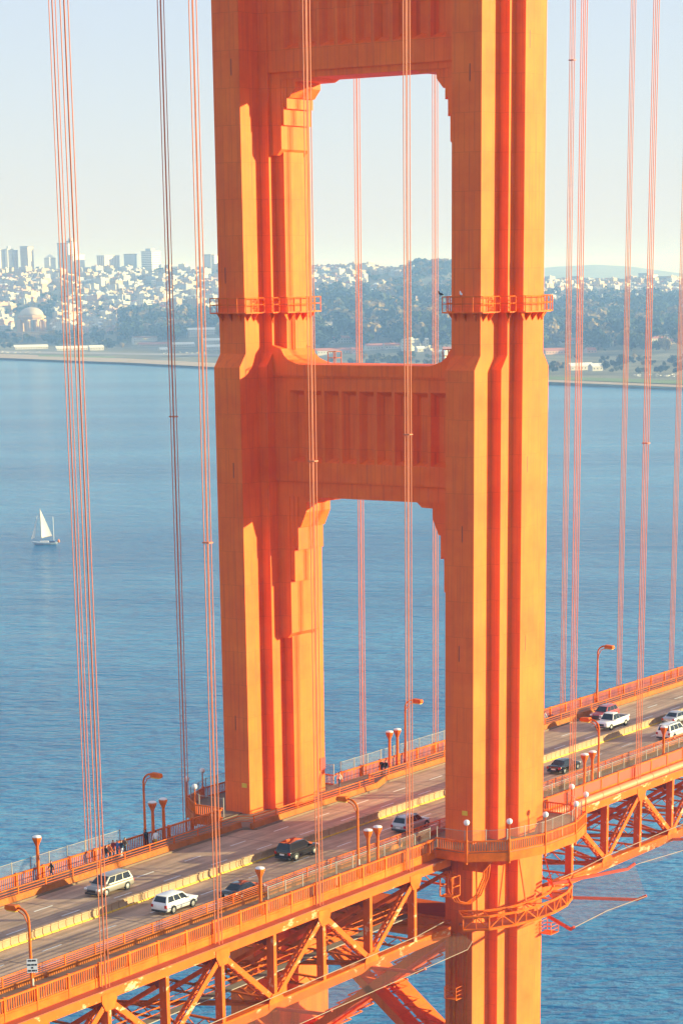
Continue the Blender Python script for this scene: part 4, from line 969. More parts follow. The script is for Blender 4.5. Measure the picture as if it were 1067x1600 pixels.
# low buildings along the shore: (u centre, v base, width px, wall height px, pitched, wall, roof, label)
SHORE = ((48, 545, 46, 3, 0, 3, 'long low white shed on the far left shore'), (112, 547, 44, 3, 0, 3, 'long white roofed shed left of the gabled shed'), (150, 547, 20, 4, 0, 3, 'white gabled shed with a bright roof by the far shore'),
        (226, 535, 34, 6, 0, 1, 'cream two storey block among the trees by the far shore'), (240, 541, 42, 3, 1, 2, 'long low building with a red roof by the far shore'), (286, 541, 30, 3, 0, 3, 'pale low shed right of the red roof'), (255, 548, 12, 2, 0, 3, 'tiny white hut on the sandy flats'),
        (318, 524, 46, 8, 0, 3, 'large white block left of the far leg'), (330, 536, 24, 4, 0, 3, 'white warehouse with pale roof left of the far leg'), (334, 546, 26, 4, 0, 3, 'lower white warehouse with pale roof left of the far leg'),
        (511, 521, 20, 13, 0, 0, 'cream four storey house with rows of windows beside the far leg'), (534, 536, 32, 7, 0, 2, 'red roofed white hall right of the far leg'), (520, 553, 50, 5, 0, 2, 'long white shed with a red roof just above the strut'), (556, 551, 14, 4, 4, 2, 'small red roofed house between the legs'),
        (590, 546, 36, 5, 0, 2, 'left one of two long white barracks with red roofs between the legs'), (611, 545, 22, 5, 0, 2, 'right one of two long white barracks with red roofs between the legs'), (638, 544, 18, 4, 0, 0, 'small white barracks behind the suspender ropes'), (656, 549, 12, 4, 0, 3, 'little white house at the foot of the white tower'), (666.5, 546, 5, 14, 0, 3, 'slim square white tower between the legs'),
        (698, 550, 14, 4, 0, 2, 'white house with red roof touching the near leg'), (672, 478, 26, 2, 2, 3, 'pale terrace half hidden in the woods between the legs'), (636, 480, 30, 2, 2, 3, 'pale long roof in the woods behind the ropes'),
        (897, 537, 44, 5, 0, 2, 'long white building with rows of windows right of the near leg'), (868, 553, 36, 5, 4, 2, 'row of brick houses with red roofs right of the near leg'), (922, 551, 14, 4, 4, 2, 'small red roofed house by the right suspender ropes'), (1026, 534, 28, 5, 0, 2, 'long white building with a red roof at the right'),
        (906, 578, 34, 6, 0, 3, 'white sheds clustered above the lawn'), (930, 579, 16, 6, 0, 3, 'white angular shed at the right of the shed cluster'), (868, 484, 10, 5, 0, 2, 'lone cream house in the woods right of the near leg'), (1052, 537, 14, 4, 1, 2, 'cream house with red roof at the right edge'))
for u, v, wp, hp, wi, ri, lab in SHORE:
    p = land(u, v); px = math.hypot(p.x - CP.x, p.y - CP.y) / FPX; o = MB()
    L_, D_, h_ = wp * px / 0.92, 13.0, hp * px * 1.1
    if wp < 12: D_ = L_ = 5.5
    house_geo(1 if ri != 0 or wp > 18 else 2, o, 0, 0, 0, D_, L_, h_, 0)
    ob = link('shore_building', o.mesh('shore_building', [walls[wi], roofs[ri], MATS['window_dark']])); ob.location = p; ob.rotation_euler = (0, 0, 0.98); tag(ob, lab, 'building')
# parked cars on the shore
cm = MB(); cm.prism([(-2.1, 0.3), (2.1, 0.3), (2.1, 0.8), (1.2, 0.9), (0.7, 1.45), (-1.2, 1.45), (-1.9, 0.9), (-2.1, 0.85)], 'y', -0.9, 0.9)
cms = [cm.mesh('shore_car', walls[0]), cm.mesh('shore_car', walls[2])]
for i in range(70):
    u, v = (rng.uniform(0, 62), 551 + rng.gauss(0, 0.8)) if i < 18 else (rng.uniform(255, 342), 551.5 + rng.gauss(0, 1.2)) if i < 46 else (rng.uniform(990, 1065), 587 + rng.gauss(0, 1.5))
    o = link('parked_car', cms[i % 2]); o.location = land(u, v) + Vector((0, 0, 0.3)); o.rotation_euler = (0, 0, rng.uniform(0, 3.1))
    tag(o, 'tiny %s car parked on the far shore %s' % ('white' if i % 2 == 0 else 'grey', 'left of the tower' if u < 500 else 'right of the tower'), 'car', '%s cars parked on the far shore %s' % ('white' if i % 2 == 0 else 'grey', 'left' if u < 500 else 'right'))

# ------------------------------------------------------------------ trees
mat('bark', (0.12, 0.09, 0.065), 0.9, var=0)
leafm = []
for i, c in enumerate(((0.036, 0.056, 0.022), (0.065, 0.075, 0.026), (0.24, 0.17, 0.06), (0.024, 0.040, 0.022))): leafm.append(mat('foliage_%s' % 'abcd'[i], c, 0.9, var=0.35, vscale=0.25, spec=0.1))  # the golden tone has low sunlight painted into the leaf colour
def crown_geo(r_, seed, n_leaf=190):
    q = random.Random(seed); m = MB(); lobes = [(Vector((q.gauss(0, 0.34), q.gauss(0, 0.34), q.uniform(0.62, 1.05))), q.uniform(0.28, 0.5)) for _ in range(6)]
    for i in range(n_leaf):
        c, rad = lobes[i % 6]
        d = Vector((q.gauss(0, 1), q.gauss(0, 1), q.gauss(0, 1))).normalized(); p = (c + d * rad * q.uniform(0.65, 1.08)) * r_
        nrm = (d + Vector((q.gauss(0, 0.3), q.gauss(0, 0.3), q.gauss(0, 0.3)))).normalized(); a = nrm.orthogonal().normalized(); e = nrm.cross(a)
        th = q.uniform(0, 6.28); a, e = a * math.cos(th) + e * math.sin(th), e * math.cos(th) - a * math.sin(th)
        s_ = r_ * q.uniform(0.11, 0.21)
        m.add([p - a * s_, p - e * s_ * 0.8, p + a * s_, p + e * s_ * 0.8 + nrm * s_ * 0.3], [(0, 1, 2, 3)])
    return m
def trunk_geo(r_):
    m = MB().tube([(0, 0, -2), (0.1, 0, r_ * 0.35), (0.25, 0.1, r_ * 0.8)], [r_ * 0.07, r_ * 0.05, r_ * 0.025], 6)
    for a in range(3): m.tube([(0.1, 0, r_ * (0.35 + 0.1 * a)), (r_ * 0.3 * math.cos(a * 2.2), r_ * 0.3 * math.sin(a * 2.2), r_ * (0.72 + 0.06 * a))], [r_ * 0.035, r_ * 0.012], 5)
    return m
cvar = [crown_geo(1.0, 100 + i) for i in range(8)]
cme = [[cvar[i].mesh('crown', leafm[j]) for j in range(4)] for i in range(8)]; tme = trunk_geo(1.0).mesh('trunk', MATS['bark'])
tsp = []
def trees(n_, u0, u1, v0, v1, f, smin, smax):
    k = 0
    for _ in range(n_ * 6):
        u, v = rng.uniform(u0, u1), rng.uniform(v0, v1)
        if any(abs(u - q[0]) < q[2] / 2 + 3 and q[1] - q[3] - 3 < v < q[1] + 15 for q in SHORE) or (22 < u < 82 and 500 < v < 530): continue
        if rng.random() < f(u, v): tsp.append((u, v, rng.uniform(smin, smax) * max(0.36, min(1.0, (v - 412) / 75)))); k += 1
        if k >= n_: return
nz2 = lambda u, v: mn.noise(Vector((u * 0.02, v * 0.05, 5.0)))
trees(400, 480, 715, 428, 546, lambda u, v: 1.0 if v > 472 else 0.8 if u > 590 else 0.22, 13, 30)
trees(120, 190, 350, 497, 533, lambda u, v: 1.0, 12, 25)
trees(560, -40, 350, 424, 500, lambda u, v: max(0.1, 0.5 - nz2(u, v) * 1.5), 5, 10)
trees(80, 240, 345, 419, 428, lambda u, v: 1.0, 8, 13)
trees(340, 835, 1090, 463, 552, lambda u, v: 1.0, 12, 28)
trees(120, -30, 200, 522, 546, lambda u, v: 1.0, 6, 11)
trees(90, 480, 760, 545, 572, lambda u, v: 0.5, 4, 8)
trees(70, 836, 1090, 560, 585, lambda u, v: 0.5, 4, 8)
trees(90, 640, 712, 414, 432, lambda u, v: 1.0, 26, 40)
idx = sorted(range(len(tsp)), key=lambda i: -tsp[i][2] * (1.25 if tsp[i][1] > 480 else 1.0)); ind = set(idx[:280])
forest = {}
for i, (u, v, r_) in enumerate(tsp):
    p = land(u, v); vi, ci = rng.randrange(8), rng.choices(range(4), (4, 3, 2.4, 4))[0]; rz = rng.uniform(0, 6.28); sq = (r_ * rng.uniform(0.85, 1.15), r_ * rng.uniform(0.85, 1.15), r_ * rng.uniform(0.8, 1.1))
    if i in ind:
        o = empty('tree'); o.location = p; o.scale = sq; o.rotation_euler = (0, 0, rz)
        for nm, me in (('trunk', tme), ('crown', cme[vi][ci])):
            c = bpy.data.objects.new(nm, me); C.objects.link(c); c.parent = o
        cn = ('dark green', 'mid green', 'sunlight tinted golden', 'deep blue green')[ci]
        tag(o, '%s %s tree on the %s %s' % ('big' if r_ > (18 if v > 465 else 9) else 'smaller', cn, *zone(u, v)), 'tree', '%s trees in the far woods %s' % (cn, where(u)))
    else:
        q = forest.setdefault(ci, MB()); b_ = len(q.v); cz_, sz_ = math.cos(rz), math.sin(rz)
        for x, y, z in cvar[vi].v: x, y = x * sq[0], y * sq[1]; q.v.append((p.x + x * cz_ - y * sz_, p.y + x * sz_ + y * cz_, p.z + z * sq[2]))
        q.f += [tuple(b_ + k for k in f) for f in cvar[vi].f]; q.m += [0] * len(cvar[vi].f)
fm = MB(); ml = []
for ci, q in forest.items():
    b_ = len(fm.v); fm.v += q.v; fm.f += [tuple(b_ + k for k in f) for f in q.f]; fm.m += [len(ml)] * len(q.f); ml.append(leafm[ci])
tag(fm.build('far_woods', ml), 'dense far woods and garden trees covering the hazy hills', 'woods', kind='stuff')

# ------------------------------------------------------------------ sailboat
bp_ = at_z(70, 851, SEA); hd = Vector((rt2.x, rt2.y, 0)).normalized(); ang = math.atan2(hd.y, hd.x)   # stern towards picture right
S = thing('sailboat', 'white sailboat with two raised sails and a bare mizzen mast on the bay', 'sailboat')
mat('hull_paint', (0.62, 0.66, 0.68), 0.4, var=0.05); mat('sail_cloth', (0.82, 0.80, 0.76), 0.7, var=0.03); mat('wood', (0.35, 0.2, 0.1), 0.6, var=0.1); mat('navy', (0.03, 0.06, 0.14), 0.5, var=0); mat('orange_float', (0.75, 0.22, 0.05), 0.6, var=0)
st_ = [(-6.8, 0.05, 1.9, 1.7), (-5.4, 0.75, 0.3, 1.55), (-3.2, 1.45, -0.3, 1.25), (0, 1.8, -0.45, 1.05), (3, 1.65, -0.35, 1.0), (5.6, 1.25, 0.15, 1.15), (6.4, 1.0, 0.6, 1.2)]
V = []
for x, hw, zb, zt in st_: V += [(x, 0, zb), (x, hw * 0.75, (zb + zt) * 0.5 - 0.15), (x, hw, zt), (x, -hw, zt), (x, -hw * 0.75, (zb + zt) * 0.5 - 0.15)]
F = [(i * 5 + k, i * 5 + (k + 1) % 5, (i + 1) * 5 + (k + 1) % 5, (i + 1) * 5 + k) for i in range(6) for k in range(5)] + [(4, 3, 2, 1, 0), (30, 31, 32, 33, 34)]
MB().add(V, F).build('hull', MATS['hull_paint'], S, False, True)
MB().prism([(-2.6, 0.9), (2.2, 0.9), (1.9, 1.7), (-2.2, 1.75)], 'y', -1.0, 1.0).build('cabin', MATS['sail_cloth'], S, False, True)
MB().box(2.5, 5.0, -0.9, 0.9, 0.95, 1.6).build('cockpit_cover', MATS['navy'], S, False, True)
MB().tube([(-1.6, 0, 1), (-1.6, 0, 17.3)], 0.10, 6).build('mast', MATS['wood'], S, False, True)
MB().tube([(4.6, 0, 1), (4.6, 0, 13.4)], 0.11, 6).build('mast', MATS['sail_cloth'], S, False, True)
MB().tube([(-1.6, 0, 3.3), (3.4, 1.9, 4.0)], 0.08, 6).build('boom', MATS['wood'], S, False, True)
def sail(a, b_, c, bulge, name):
    n_ = 8; V = []; F = []; a, b_, c = Vector(a), Vector(b_), Vector(c)
    for s_ in (0.0, 0.04):
        for i in range(n_ + 1):
            for j in range(n_ + 1 - i):
                p = a + (b_ - a) * (i / n_) + (c - a) * (j / n_); w_ = (i / n_) * (j / n_) + (1 - i / n_ - j / n_) * (i + j) / n_
                V.append(p + Vector((0, bulge * w_ * 2 + s_, 0)))
    def id_(i, j): return sum(n_ + 1 - k for k in range(i)) + j
    nn = len(V) // 2
    for i in range(n_):
        for j in range(n_ - i):
            t3 = [(id_(i, j), id_(i + 1, j), id_(i, j + 1))]
            if j < n_ - i - 1: t3.append((id_(i + 1, j), id_(i + 1, j + 1), id_(i, j + 1)))
            for f in t3: F += [f, tuple(nn + k for k in reversed(f))]
    MB().add(V, F).build(name, MATS['sail_cloth'], S, True, True)
sail((-1.45, 0, 3.1), (3.6, 2.0, 4.0), (-1.5, 0, 17.1), 0.6, 'mainsail'); sail((-6.6, 0, 2.6), (-4.9, 1.2, 3.2), (-2.9, 0, 14.4), 0.8, 'jib')
MB().lathe([(0.1, 0.9), (0.55, 1.1), (0.6, 1.9), (0.2, 2.6)], (6.9, -0.3, 0), 8).build('stern_float', MATS['orange_float'], S, True, True)
S.location = bp_; S.rotation_euler = (0, 0, ang)

# ------------------------------------------------------------------ haze
hz = MB().box(-1000, FAR, -1800, FAR, SEA - 6.0, 160.0).build('haze', [])
hm = bpy.data.materials.new('haze_air'); hm.use_nodes = True; t = hm.node_tree; t.nodes.remove(t.nodes['Principled BSDF'])
pv = t.nodes.new('ShaderNodeVolumePrincipled'); pv.inputs['Color'].default_value = (0.27, 0.49, 1.0, 1); pv.inputs['Absorption Color'].default_value = (1, 1, 1, 1); pv.inputs['Density'].default_value = 1.6e-4; pv.inputs['Anisotropy'].default_value = 0.1
t.links.new(pv.outputs[0], t.nodes['Material Output'].inputs['Volume'])
hz.data.materials.append(hm); tag(hz, kind='stuff')
# ------------------------------------------------------------------ vehicles
def gloss(name, col, rough=0.28, metal=0.0):
    m = mat(name, col, rough, metal, var=0.04, vscale=1.0); m.node_tree.nodes['Principled BSDF'].inputs['Coat Weight'].default_value = 0.5
    return m
CARP = {'silver': gloss('car_silver', (0.30, 0.26, 0.22), 0.3, 0.2), 'white': gloss('car_white', (0.78, 0.77, 0.75)), 'black': gloss('car_black', (0.014, 0.013, 0.013), 0.15), 'dark': gloss('car_dark', (0.03, 0.03, 0.035), 0.18),
        'grey': gloss('car_grey', (0.42, 0.43, 0.45), 0.3, 0.4), 'red': gloss('car_red', (0.42, 0.045, 0.035))}
GLASS = mat('car_glass', (0.012, 0.016, 0.022), 0.06, var=0); LAMPW = mat('head_lamp', (0.8, 0.8, 0.78), 0.15, var=0); LAMPR = mat('tail_lamp', (0.45, 0.015, 0.012), 0.2, var=0)
CHROME = mat('alloy', (0.62, 0.60, 0.58), 0.3, 0.7, var=0); TRIM = mat('trim', (0.03, 0.03, 0.03), 0.5, var=0)
def lerp3(a, b, t): return tuple(a[i] + (b[i] - a[i]) * t for i in range(3))
def panel(c, s0, s1, t0, t1, out):
    """window panel on quad c (bl, br, tr, tl), inset s, t, raised by `out`"""
    bl, br, tr, tl = c
    def P(s, t): return Vector(lerp3(lerp3(bl, br, s), lerp3(tl, tr, s), t))
    q = [P(s0, t0), P(s1, t0), P(s1, t1), P(s0, t1)]; n = (q[1] - q[0]).cross(q[3] - q[0]).normalized()
    f = [p + n * out for p in q]; bk = [p - n * 0.02 for p in q]
    return MB().add(bk + f, [(0, 3, 2, 1), (4, 5, 6, 7), (0, 1, 5, 4), (1, 2, 6, 5), (2, 3, 7, 6), (3, 0, 4, 7)])
def make_car(label, paint, L_, W, H, belt, hood, wb, cab, nwin=2, trunk=None, bed=False, rails=False, cat='car', name='car', low=0.24):
    """cab = (rear base x, rear top x, front top x, front base x) as fractions of half length"""
    T = thing(name, label, cat); pm = CARP[paint]; h = L_ / 2; w = W / 2
    xb, xt, xf, xw = [c * h for c in cab]; rear_z = trunk if trunk else belt
    st = [(-h, low + 0.22, rear_z - 0.20, 0.86), (-h + 0.08, low + 0.10, rear_z - 0.05, 0.93), (-h + 0.30, low + 0.04, rear_z, 0.985), (min(xb, -h + 0.9), low, (rear_z + belt) / 2 if trunk else belt, 1.0), (xb + 0.35, low, belt, 1.0), (0, low, belt - 0.02, 1.0),
          (xw, low, belt - 0.03, 0.995), ((xw + h) / 2, low + 0.01, (belt + hood) / 2 - 0.01, 0.985), (h - 0.45, low + 0.03, hood, 0.955), (h - 0.14, low + 0.08, hood - 0.12, 0.89), (h, low + 0.18, hood - 0.28, 0.78)]
    st = sorted(st, key=lambda q: q[0]); V = []; n = 10
    for x, zb, zt, k in st:
        hw = w * k; V += [(x, -hw * 0.88, zb), (x, -hw * 0.99, zb + 0.10), (x, -hw, (zb + zt) / 2), (x, -hw * 0.975, zt - 0.13), (x, -hw * 0.90, zt), (x, hw * 0.90, zt), (x, hw * 0.975, zt - 0.13), (x, hw, (zb + zt) / 2), (x, hw * 0.99, zb + 0.10), (x, hw * 0.88, zb)]
    F = [(i * n + k, (i + 1) * n + k, (i + 1) * n + (k + 1) % n, i * n + (k + 1) % n) for i in range(len(st) - 1) for k in range(n)] + [tuple(range(n)), tuple(reversed([(len(st) - 1) * n + k for k in range(n)]))]
    bo = MB().add(V, F).build('body', pm, T, True, True); md = bo.modifiers.new('round', 'SUBSURF'); md.levels = 1; md.render_levels = 1
    zb_ = belt - 0.06; wbm, wtm = w * 0.92, w * 0.68; zt_ = H - 0.05
    B = [(xb, -wbm, zb_), (xw, -wbm, zb_), (xw, wbm, zb_), (xb, wbm, zb_)]; U = [(xt, -wtm, zt_), (xf, -wtm, zt_), (xf, wtm, zt_), (xt, wtm, zt_)]
    MB().add(B + U, [(0, 1, 5, 4), (1, 2, 6, 5), (2, 3, 7, 6), (3, 0, 4, 7), (4, 5, 6, 7)]).build('cabin', pm, T, False, True).modifiers.new('edge', 'BEVEL').width = 0.05
    ro = MB(); rv = []
    for x, dz, k in ((xt - 0.06, -0.02, 0.96), (xt + 0.15, 0.03, 1.0), ((xt + xf) / 2, 0.06, 1.0), (xf - 0.15, 0.03, 1.0), (xf + 0.06, -0.03, 0.96)):
        rv += [(x, -wtm * 1.02 * k, zt_ - 0.01), (x, -wtm * 0.86 * k, zt_ + dz), (x, wtm * 0.86 * k, zt_ + dz), (x, wtm * 1.02 * k, zt_ - 0.01)]
    ro.add(rv, [(i * 4 + k, (i + 1) * 4 + k, (i + 1) * 4 + k + 1, i * 4 + k + 1) for i in range(4) for k in range(3)] + [(0, 1, 2, 3), (19, 18, 17, 16)]).build('roof', pm, T, True, True)
    sideL = (B[0], B[1], U[1], U[0]); sideR = (B[2], B[3], U[3], U[2])
    for sd in (sideL, sideR):
        for k in range(nwin):
            a, b_ = 0.05 + 0.90 * k / nwin + 0.012, 0.05 + 0.90 * (k + 1) / nwin - 0.012
            panel(sd, a, b_, 0.14, 0.90, 0.012).build('side_window', GLASS, T, False, True)
    panel((B[1], B[2], U[2], U[1]), 0.06, 0.94, 0.10, 0.93, 0.012).build('windshield', GLASS, T, False, True)
    panel((B[3], B[0], U[0], U[3]), 0.09, 0.91, 0.16, 0.88, 0.012).build('rear_window', GLASS, T, False, True)
    if bed:
        for y0, y1 in ((-w * 0.97, -w * 0.86), (w * 0.86, w * 0.97)): MB().box(-h + 0.05, xb - 0.02, y0, y1, belt - 0.02, belt + 0.10).build('bed_side', pm, T, False, True)
        MB().box(-h + 0.05, -h + 0.16, -w * 0.86, w * 0.86, belt - 0.02, belt + 0.10).build('tailgate', pm, T, False, True)
        MB().box(-h + 0.17, xb - 0.03, -w * 0.85, w * 0.85, belt - 0.01, belt + 0.015).build('bed_floor', TRIM, T, False, True)
    if rails:
        for y in (-wtm * 0.9, wtm * 0.9): MB().tube([(xt + 0.2, y, H - 0.02), (xt + 0.35, y, H + 0.06), (xf - 0.35, y, H + 0.06), (xf - 0.2, y, H - 0.02)], 0.03, 5).build('roof_rail', TRIM, T, False, True)
    rw_ = 0.36 if H > 1.55 else 0.325
    for sx in (-1, 1):
        for sy in (-1, 1):
            x, y = sx * wb / 2 + (0.05 if sx > 0 else 0), sy * (w - 0.10)
            MB().add([(x + math.cos(a) * (rw_ + 0.075), sy * (w * 1.004), rw_ + math.sin(a) * (rw_ + 0.075)) for a in [i * math.pi / 9 for i in range(10)]] + [(x, sy * w * 1.004, low)], [tuple(range(11)) if sy < 0 else tuple(reversed(range(11)))]).build('wheel_arch', TRIM, T, False, True)
            tw = MB(); pr_ = [(rw_ * 0.62, -0.11), (rw_ * 0.95, -0.11), (rw_, -0.07), (rw_, 0.07), (rw_ * 0.95, 0.11), (rw_ * 0.62, 0.11)]
            vs = []; m_ = 16
            for r_, o_ in pr_: vs += [(x + r_ * math.cos(2 * math.pi * k / m_), y + o_ + sy * 0.02, rw_ + r_ * math.sin(2 * math.pi * k / m_)) for k in range(m_)]
            tw.add(vs, [(i * m_ + k, i * m_ + (k + 1) % m_, (i + 1) * m_ + (k + 1) % m_, (i + 1) * m_ + k) for i in range(5) for k in range(m_)])
            wo = tw.build('wheel', MATS['rubber'], T, False, True)
            rm = MB(); yo = y + sy * 0.115
            rm.add([(x + rw_ * 0.64 * math.cos(2 * math.pi * k / m_), yo, rw_ + rw_ * 0.64 * math.sin(2 * math.pi * k / m_)) for k in range(m_)] + [(x, yo + sy * 0.02, rw_)], [((k, (k + 1) % m_, m_) if sy < 0 else ((k + 1) % m_, k, m_)) for k in range(m_)]).build('rim', CHROME, wo, False, True)
    for sy in (-1, 1):
        MB().box(h - 0.30, h - 0.055, sy * w * 0.72 - 0.17, sy * w * 0.72 + 0.17, hood - 0.30, hood - 0.15).build('headlight', LAMPW, T, False, True)
        MB().box(-h - 0.005, -h + 0.28, sy * w * 0.80 - 0.12, sy * w * 0.80 + 0.12, rear_z - 0.42, rear_z - 0.16).build('tail_light', LAMPR, T, False, True)
        MB().box(xw - 0.45, xw - 0.28, sy * (w + 0.09) - 0.10, sy * (w + 0.09) + 0.10, belt - 0.02, belt + 0.13).build('mirror', pm, T, False, True)
    MB().box(-h - 0.012, -h + 0.05, -0.26, 0.26, rear_z - 0.50, rear_z - 0.34).build('licence_plate', MATS['white'], T, False, True)
    MB().box(h - 0.12, h + 0.012, -w * 0.5, w * 0.5, low + 0.24, hood - 0.26).build('grille', TRIM, T, False, True)
    MB().box(-h - 0.02, -h + 0.2, -w * 0.86, w * 0.86, low + 0.02, low + 0.20).build('rear_bumper', TRIM, T, False, True)
    MB().box(h - 0.2, h + 0.01, -w * 0.76, w * 0.76, low + 0.02, low + 0.16).build('front_bumper', TRIM, T, False, True)
    return T
def park(T, x, y, south=True):
    T.location = (x, y, zd(x) + 0.006); g_ = math.atan(0.01365 if x < 0 else 0.0113)
    T.rotation_euler = (0, -g_ if south else g_, 0 if south else math.pi)
SUV = (-0.96, -0.80, 0.16, 0.47); VAN = (-0.96, -0.84, 0.26, 0.66); SED = (-0.72, -0.42, 0.18, 0.46); WAG = (-0.97, -0.89, 0.18, 0.46)
park(make_car('silver minivan coming towards the viewer in the far lanes at the left', 'silver', 5.15, 1.98, 1.74, 1.04, 0.98, 3.0, VAN, 3, cat='van', name='minivan'), -38.7, 4.5, False)
park(make_car('white sport utility car seen from behind left of the dark sedan', 'white', 4.65, 1.92, 1.72, 1.08, 1.04, 2.75, SUV, 3, name='car'), -40.5, -4.75)
park(make_car('dark sedan partly hidden behind the single cup topped post in the nearest lane', 'dark', 4.8, 1.83, 1.42, 0.93, 0.88, 2.8, SED, 2, 0.98), -33.6, -7.2)
park(make_car('black sport utility car with a red tail light in the shadow left of the tower', 'black', 5.05, 1.98, 1.80, 1.12, 1.08, 3.0, SUV, 3), -18.7, -2.6)
park(make_car('silver white car with roof rails just left of the near leg', 'grey', 4.75, 1.9, 1.66, 1.02, 0.98, 2.8, SUV, 3, rails=True), -3.4, -5.8)
park(make_car('black sedan with a red tail light just right of the near leg', 'black', 4.85, 1.85, 1.44, 0.94, 0.88, 2.85, SED, 2, 1.0), 29.6, -4.7)
park(make_car('white pickup truck coming towards the viewer beside the red car', 'white', 5.8, 2.02, 1.88, 1.10, 1.12, 3.6, (-0.18, -0.12, 0.28, 0.46), 2, bed=True, cat='pickup truck', name='pickup_truck', low=0.34), 55.2, 3.35, False)
park(make_car('red car coming towards the viewer behind the white pickup', 'red', 4.6, 1.86, 1.66, 1.02, 0.98, 2.7, SUV, 3), 59.8, 6.9, False)
park(make_car('large white wagon driving away at the right edge behind a cup topped post', 'white', 5.2, 2.0, 1.88, 1.12, 1.10, 3.0, WAG, 3, rails=True), 53.2, -6.1)
park(make_car('pale grey car cut by the right picture edge beyond the white wagon', 'grey', 4.8, 1.85, 1.46, 0.95, 0.9, 2.8, SED, 2, 1.0), 61.9, -2.1)

# ------------------------------------------------------------------ people on the far sidewalk
SKIN = mat('skin', (0.52, 0.30, 0.20), 0.6, var=0)
def cloth(n, c): return MATS.get(n) or mat(n, c, 0.85, var=0.06)
CLO = {k: cloth('cloth_' + k, c) for k, c in dict(black=(0.02, 0.02, 0.024), navy=(0.03, 0.045, 0.10), orange=(0.62, 0.14, 0.03), maroon=(0.25, 0.03, 0.03), blue=(0.08, 0.18, 0.42), white=(0.75, 0.74, 0.70), denim=(0.09, 0.13, 0.22), yellow=(0.62, 0.42, 0.06), grey=(0.25, 0.25, 0.26), brown=(0.16, 0.10, 0.06)).items()}
HAIR = mat('hair', (0.035, 0.022, 0.015), 0.7, var=0)
def person(label, u, v, y, head_dir, top, bottom, stride=0.24, lean=0.0, arm=0.3, hgt=1.0):
    s_ = stride; Vt = []; E_ = []; Rr = []
    def a(p, r, par=None):
        Vt.append(p); Rr.append(r); i = len(Vt) - 1
        if par is not None: E_.append((par, i))
        return i
    pel = a((0, 0, 0.96), 0.135); wa = a((lean * 0.3, 0, 1.12), 0.125, pel); ch = a((lean * 0.7, 0, 1.34), 0.15, wa); nk = a((lean, 0, 1.49), 0.062, ch); hb = a((lean + 0.02, 0, 1.58), 0.085, nk); hd_ = a((lean + 0.03, 0, 1.68), 0.10, hb); a((lean + 0.02, 0, 1.76), 0.075, hd_)
    for sg in (-1, 1):
        sh = a((lean * 0.8, sg * 0.19, 1.40), 0.068, ch); el = a((lean * 0.8 - sg * arm * 0.35, sg * 0.24, 1.14), 0.052, sh); wr = a((lean * 0.8 - sg * arm * 0.7 + 0.08, sg * 0.23, 0.92), 0.040, el); hnd = a((lean * 0.8 - sg * arm * 0.8 + 0.10, sg * 0.225, 0.83), 0.045, wr)
        hp = a((0, sg * 0.095, 0.90), 0.098, pel); kn = a((sg * s_ * 0.55 + 0.04, sg * 0.10, 0.50), 0.066, hp); an = a((sg * s_, sg * 0.10, 0.09 + (0.05 if sg < 0 else 0)), 0.045, kn); a((sg * s_ + 0.15, sg * 0.11, 0.045), 0.042, an)
    me = bpy.data.meshes.new('person_rig'); me.from_pydata(Vt, E_, []); o = bpy.data.objects.new('rig', me); C.objects.link(o)
    sk = o.modifiers.new('s', 'SKIN'); 
    if not me.skin_vertices: 
        import bmesh
        bm = bmesh.new(); bm.from_mesh(me); bm.verts.layers.skin.verify(); bm.to_mesh(me); bm.free()
    for i, sv_ in enumerate(me.skin_vertices[0].data): sv_.radius = (Rr[i], Rr[i]); sv_.use_root = (i == 0)
    sb = o.modifiers.new('d', 'SUBSURF'); sb.levels = 1; sb.render_levels = 1
    dg = bpy.context.evaluated_depsgraph_get(); m2 = bpy.data.meshes.new_from_object(o.evaluated_get(dg)); bpy.data.objects.remove(o)
    for mm in (CLO[top], CLO[bottom], SKIN, HAIR, MATS['black']): m2.materials.append(mm)
    for p in m2.polygons:
        c = p.center; p.use_smooth = True
        if c.z > 1.50: p.material_index = 3 if (c.z > 1.69 or c.x < lean - 0.03) else 2
        elif c.z > 0.94 or (abs(c.y) > 0.19 and c.z > 0.88): p.material_index = 0
        elif abs(c.y) > 0.185 and c.z > 0.7: p.material_index = 2
        elif c.z < 0.10: p.material_index = 4
        else: p.material_index = 1
    m2.name = 'person'; ob = link('person', m2); q = at_y(u, v, y); ob.location = (q.x, y, zd(q.x) + 0.185); ob.scale = (hgt, hgt, hgt); ob.rotation_euler = (0, 0, head_dir)
    return tag(ob, label, 'person')
person('lone person in a dark jacket walking at the left on the far sidewalk', 81, 1369, 12.0, 2.6, 'black', 'navy')
for (u, top, bot, w_) in ((166, 'black', 'denim', 'leftmost of the walking group on the far sidewalk, dressed in black'), (171.5, 'orange', 'black', 'person in an orange red jacket in the walking group'), (177.5, 'maroon', 'black', 'person in a dark red top in the walking group'), (184, 'blue', 'denim', 'person in a blue jacket in the walking group'), (190, 'black', 'white', 'person in a dark top and pale trousers in the walking group'), (195.5, 'brown', 'black', 'rightmost of the walking group, dressed in brown')):
    person(w_, u, 1334, 11.3 + rng.uniform(0, 1.2), rng.choice((0.0, 3.14)) + rng.uniform(-0.3, 0.3), top, bot, rng.uniform(0.1, 0.28))
person('person in black leaning on the far railing beside the curved lamp', 229, 1313, 12.3, 1.2, 'black', 'black', 0.04, 0.08)
person('person in a white top and yellow trousers bending beside the far railing', 243, 1318, 11.2, 0.4, 'white', 'yellow', 0.22, 0.28, 0.7)
person('person in a white top and blue trousers just right of the far leg', 530, 1216, 11.6, 0.2, 'white', 'denim')
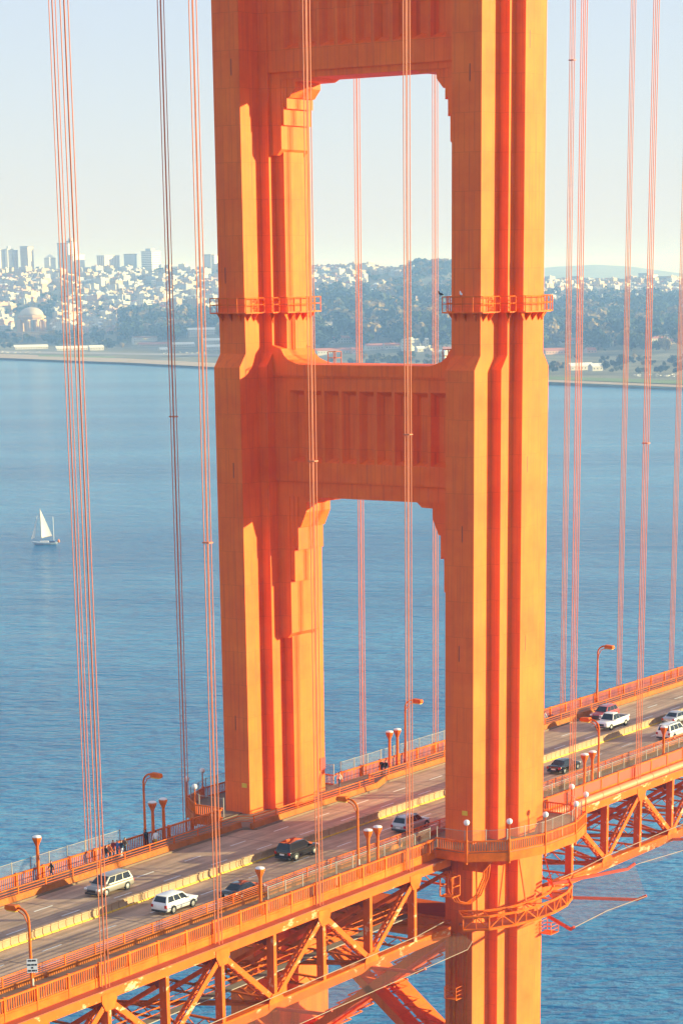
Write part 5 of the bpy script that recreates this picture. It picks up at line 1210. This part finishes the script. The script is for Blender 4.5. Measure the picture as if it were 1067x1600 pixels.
person('left of two dark dressed people walking together between the legs', 596.5, 1203, 11.3, 3.1, 'black', 'black', 0.2)
person('right of two dark dressed people walking together between the legs', 603, 1203, 10.8, 3.1, 'black', 'grey', 0.18)
person('person in white half hidden behind the near leg on the far sidewalk', 850.5, 1139, 10.6, 0.0, 'white', 'white', 0.2)

# ------------------------------------------------------------------ birds and small frames
def bird(label, loc, rz, m_):
    T = thing('seabird', label, 'bird', loc)
    MB().tube([(-0.30, 0, 0.16), (-0.12, 0, 0.20), (0.05, 0, 0.26), (0.14, 0, 0.36), (0.16, 0, 0.46), (0.22, 0, 0.48)], [0.02, 0.10, 0.11, 0.06, 0.055, 0.03], 8).build('body', m_, T, True, True)
    MB().tube([(0.22, 0, 0.48), (0.33, 0, 0.46)], [0.02, 0.006], 6).build('beak', MATS['yellow_sign'], T, False, True)
    for y in (-0.04, 0.04): MB().tube([(0, y, 0), (0, y, 0.18)], 0.012, 5).build('leg', MATS['black'], T, False, True)
    T.rotation_euler = (0, 0, rz)
bird('black bird perched on the platform rail left of the near leg', (-6.5, -11.35, 51.94), 2.4, MATS['black'])
bird('pale gull perched on the platform rail in front of the near leg', (-6.5, -13.6, 51.94), 1.0, MATS['white'])
def frame(x, y, z, w_, h_):
    F = None
    for dy in (-w_ / 2, w_ / 2):
        for dx in (-0.5, 0.5):
            m_ = MB().bar((x + dx, y + dy, z), (x + dx, y + dy, z + h_), 0.07, 0.07).build('guard_frame', MATS['dark_steel'], tower)
    for k in (0.5, 1.0):
        for dx in (-0.5, 0.5): MB().bar((x + dx, y - w_ / 2, z + h_ * k), (x + dx, y + w_ / 2, z + h_ * k), 0.06, 0.06).build('guard_rail', MATS['dark_steel'], tower)
        for dy in (-w_ / 2, w_ / 2): MB().bar((x - 0.5, y + dy, z + h_ * k), (x + 0.5, y + dy, z + h_ * k), 0.06, 0.06).build('guard_rail', MATS['dark_steel'], tower)
frame(-0.2, 5.2, 45.5, 0.9, 1.2); frame(-0.6, -8.6, 45.8, 0.9, 1.2)
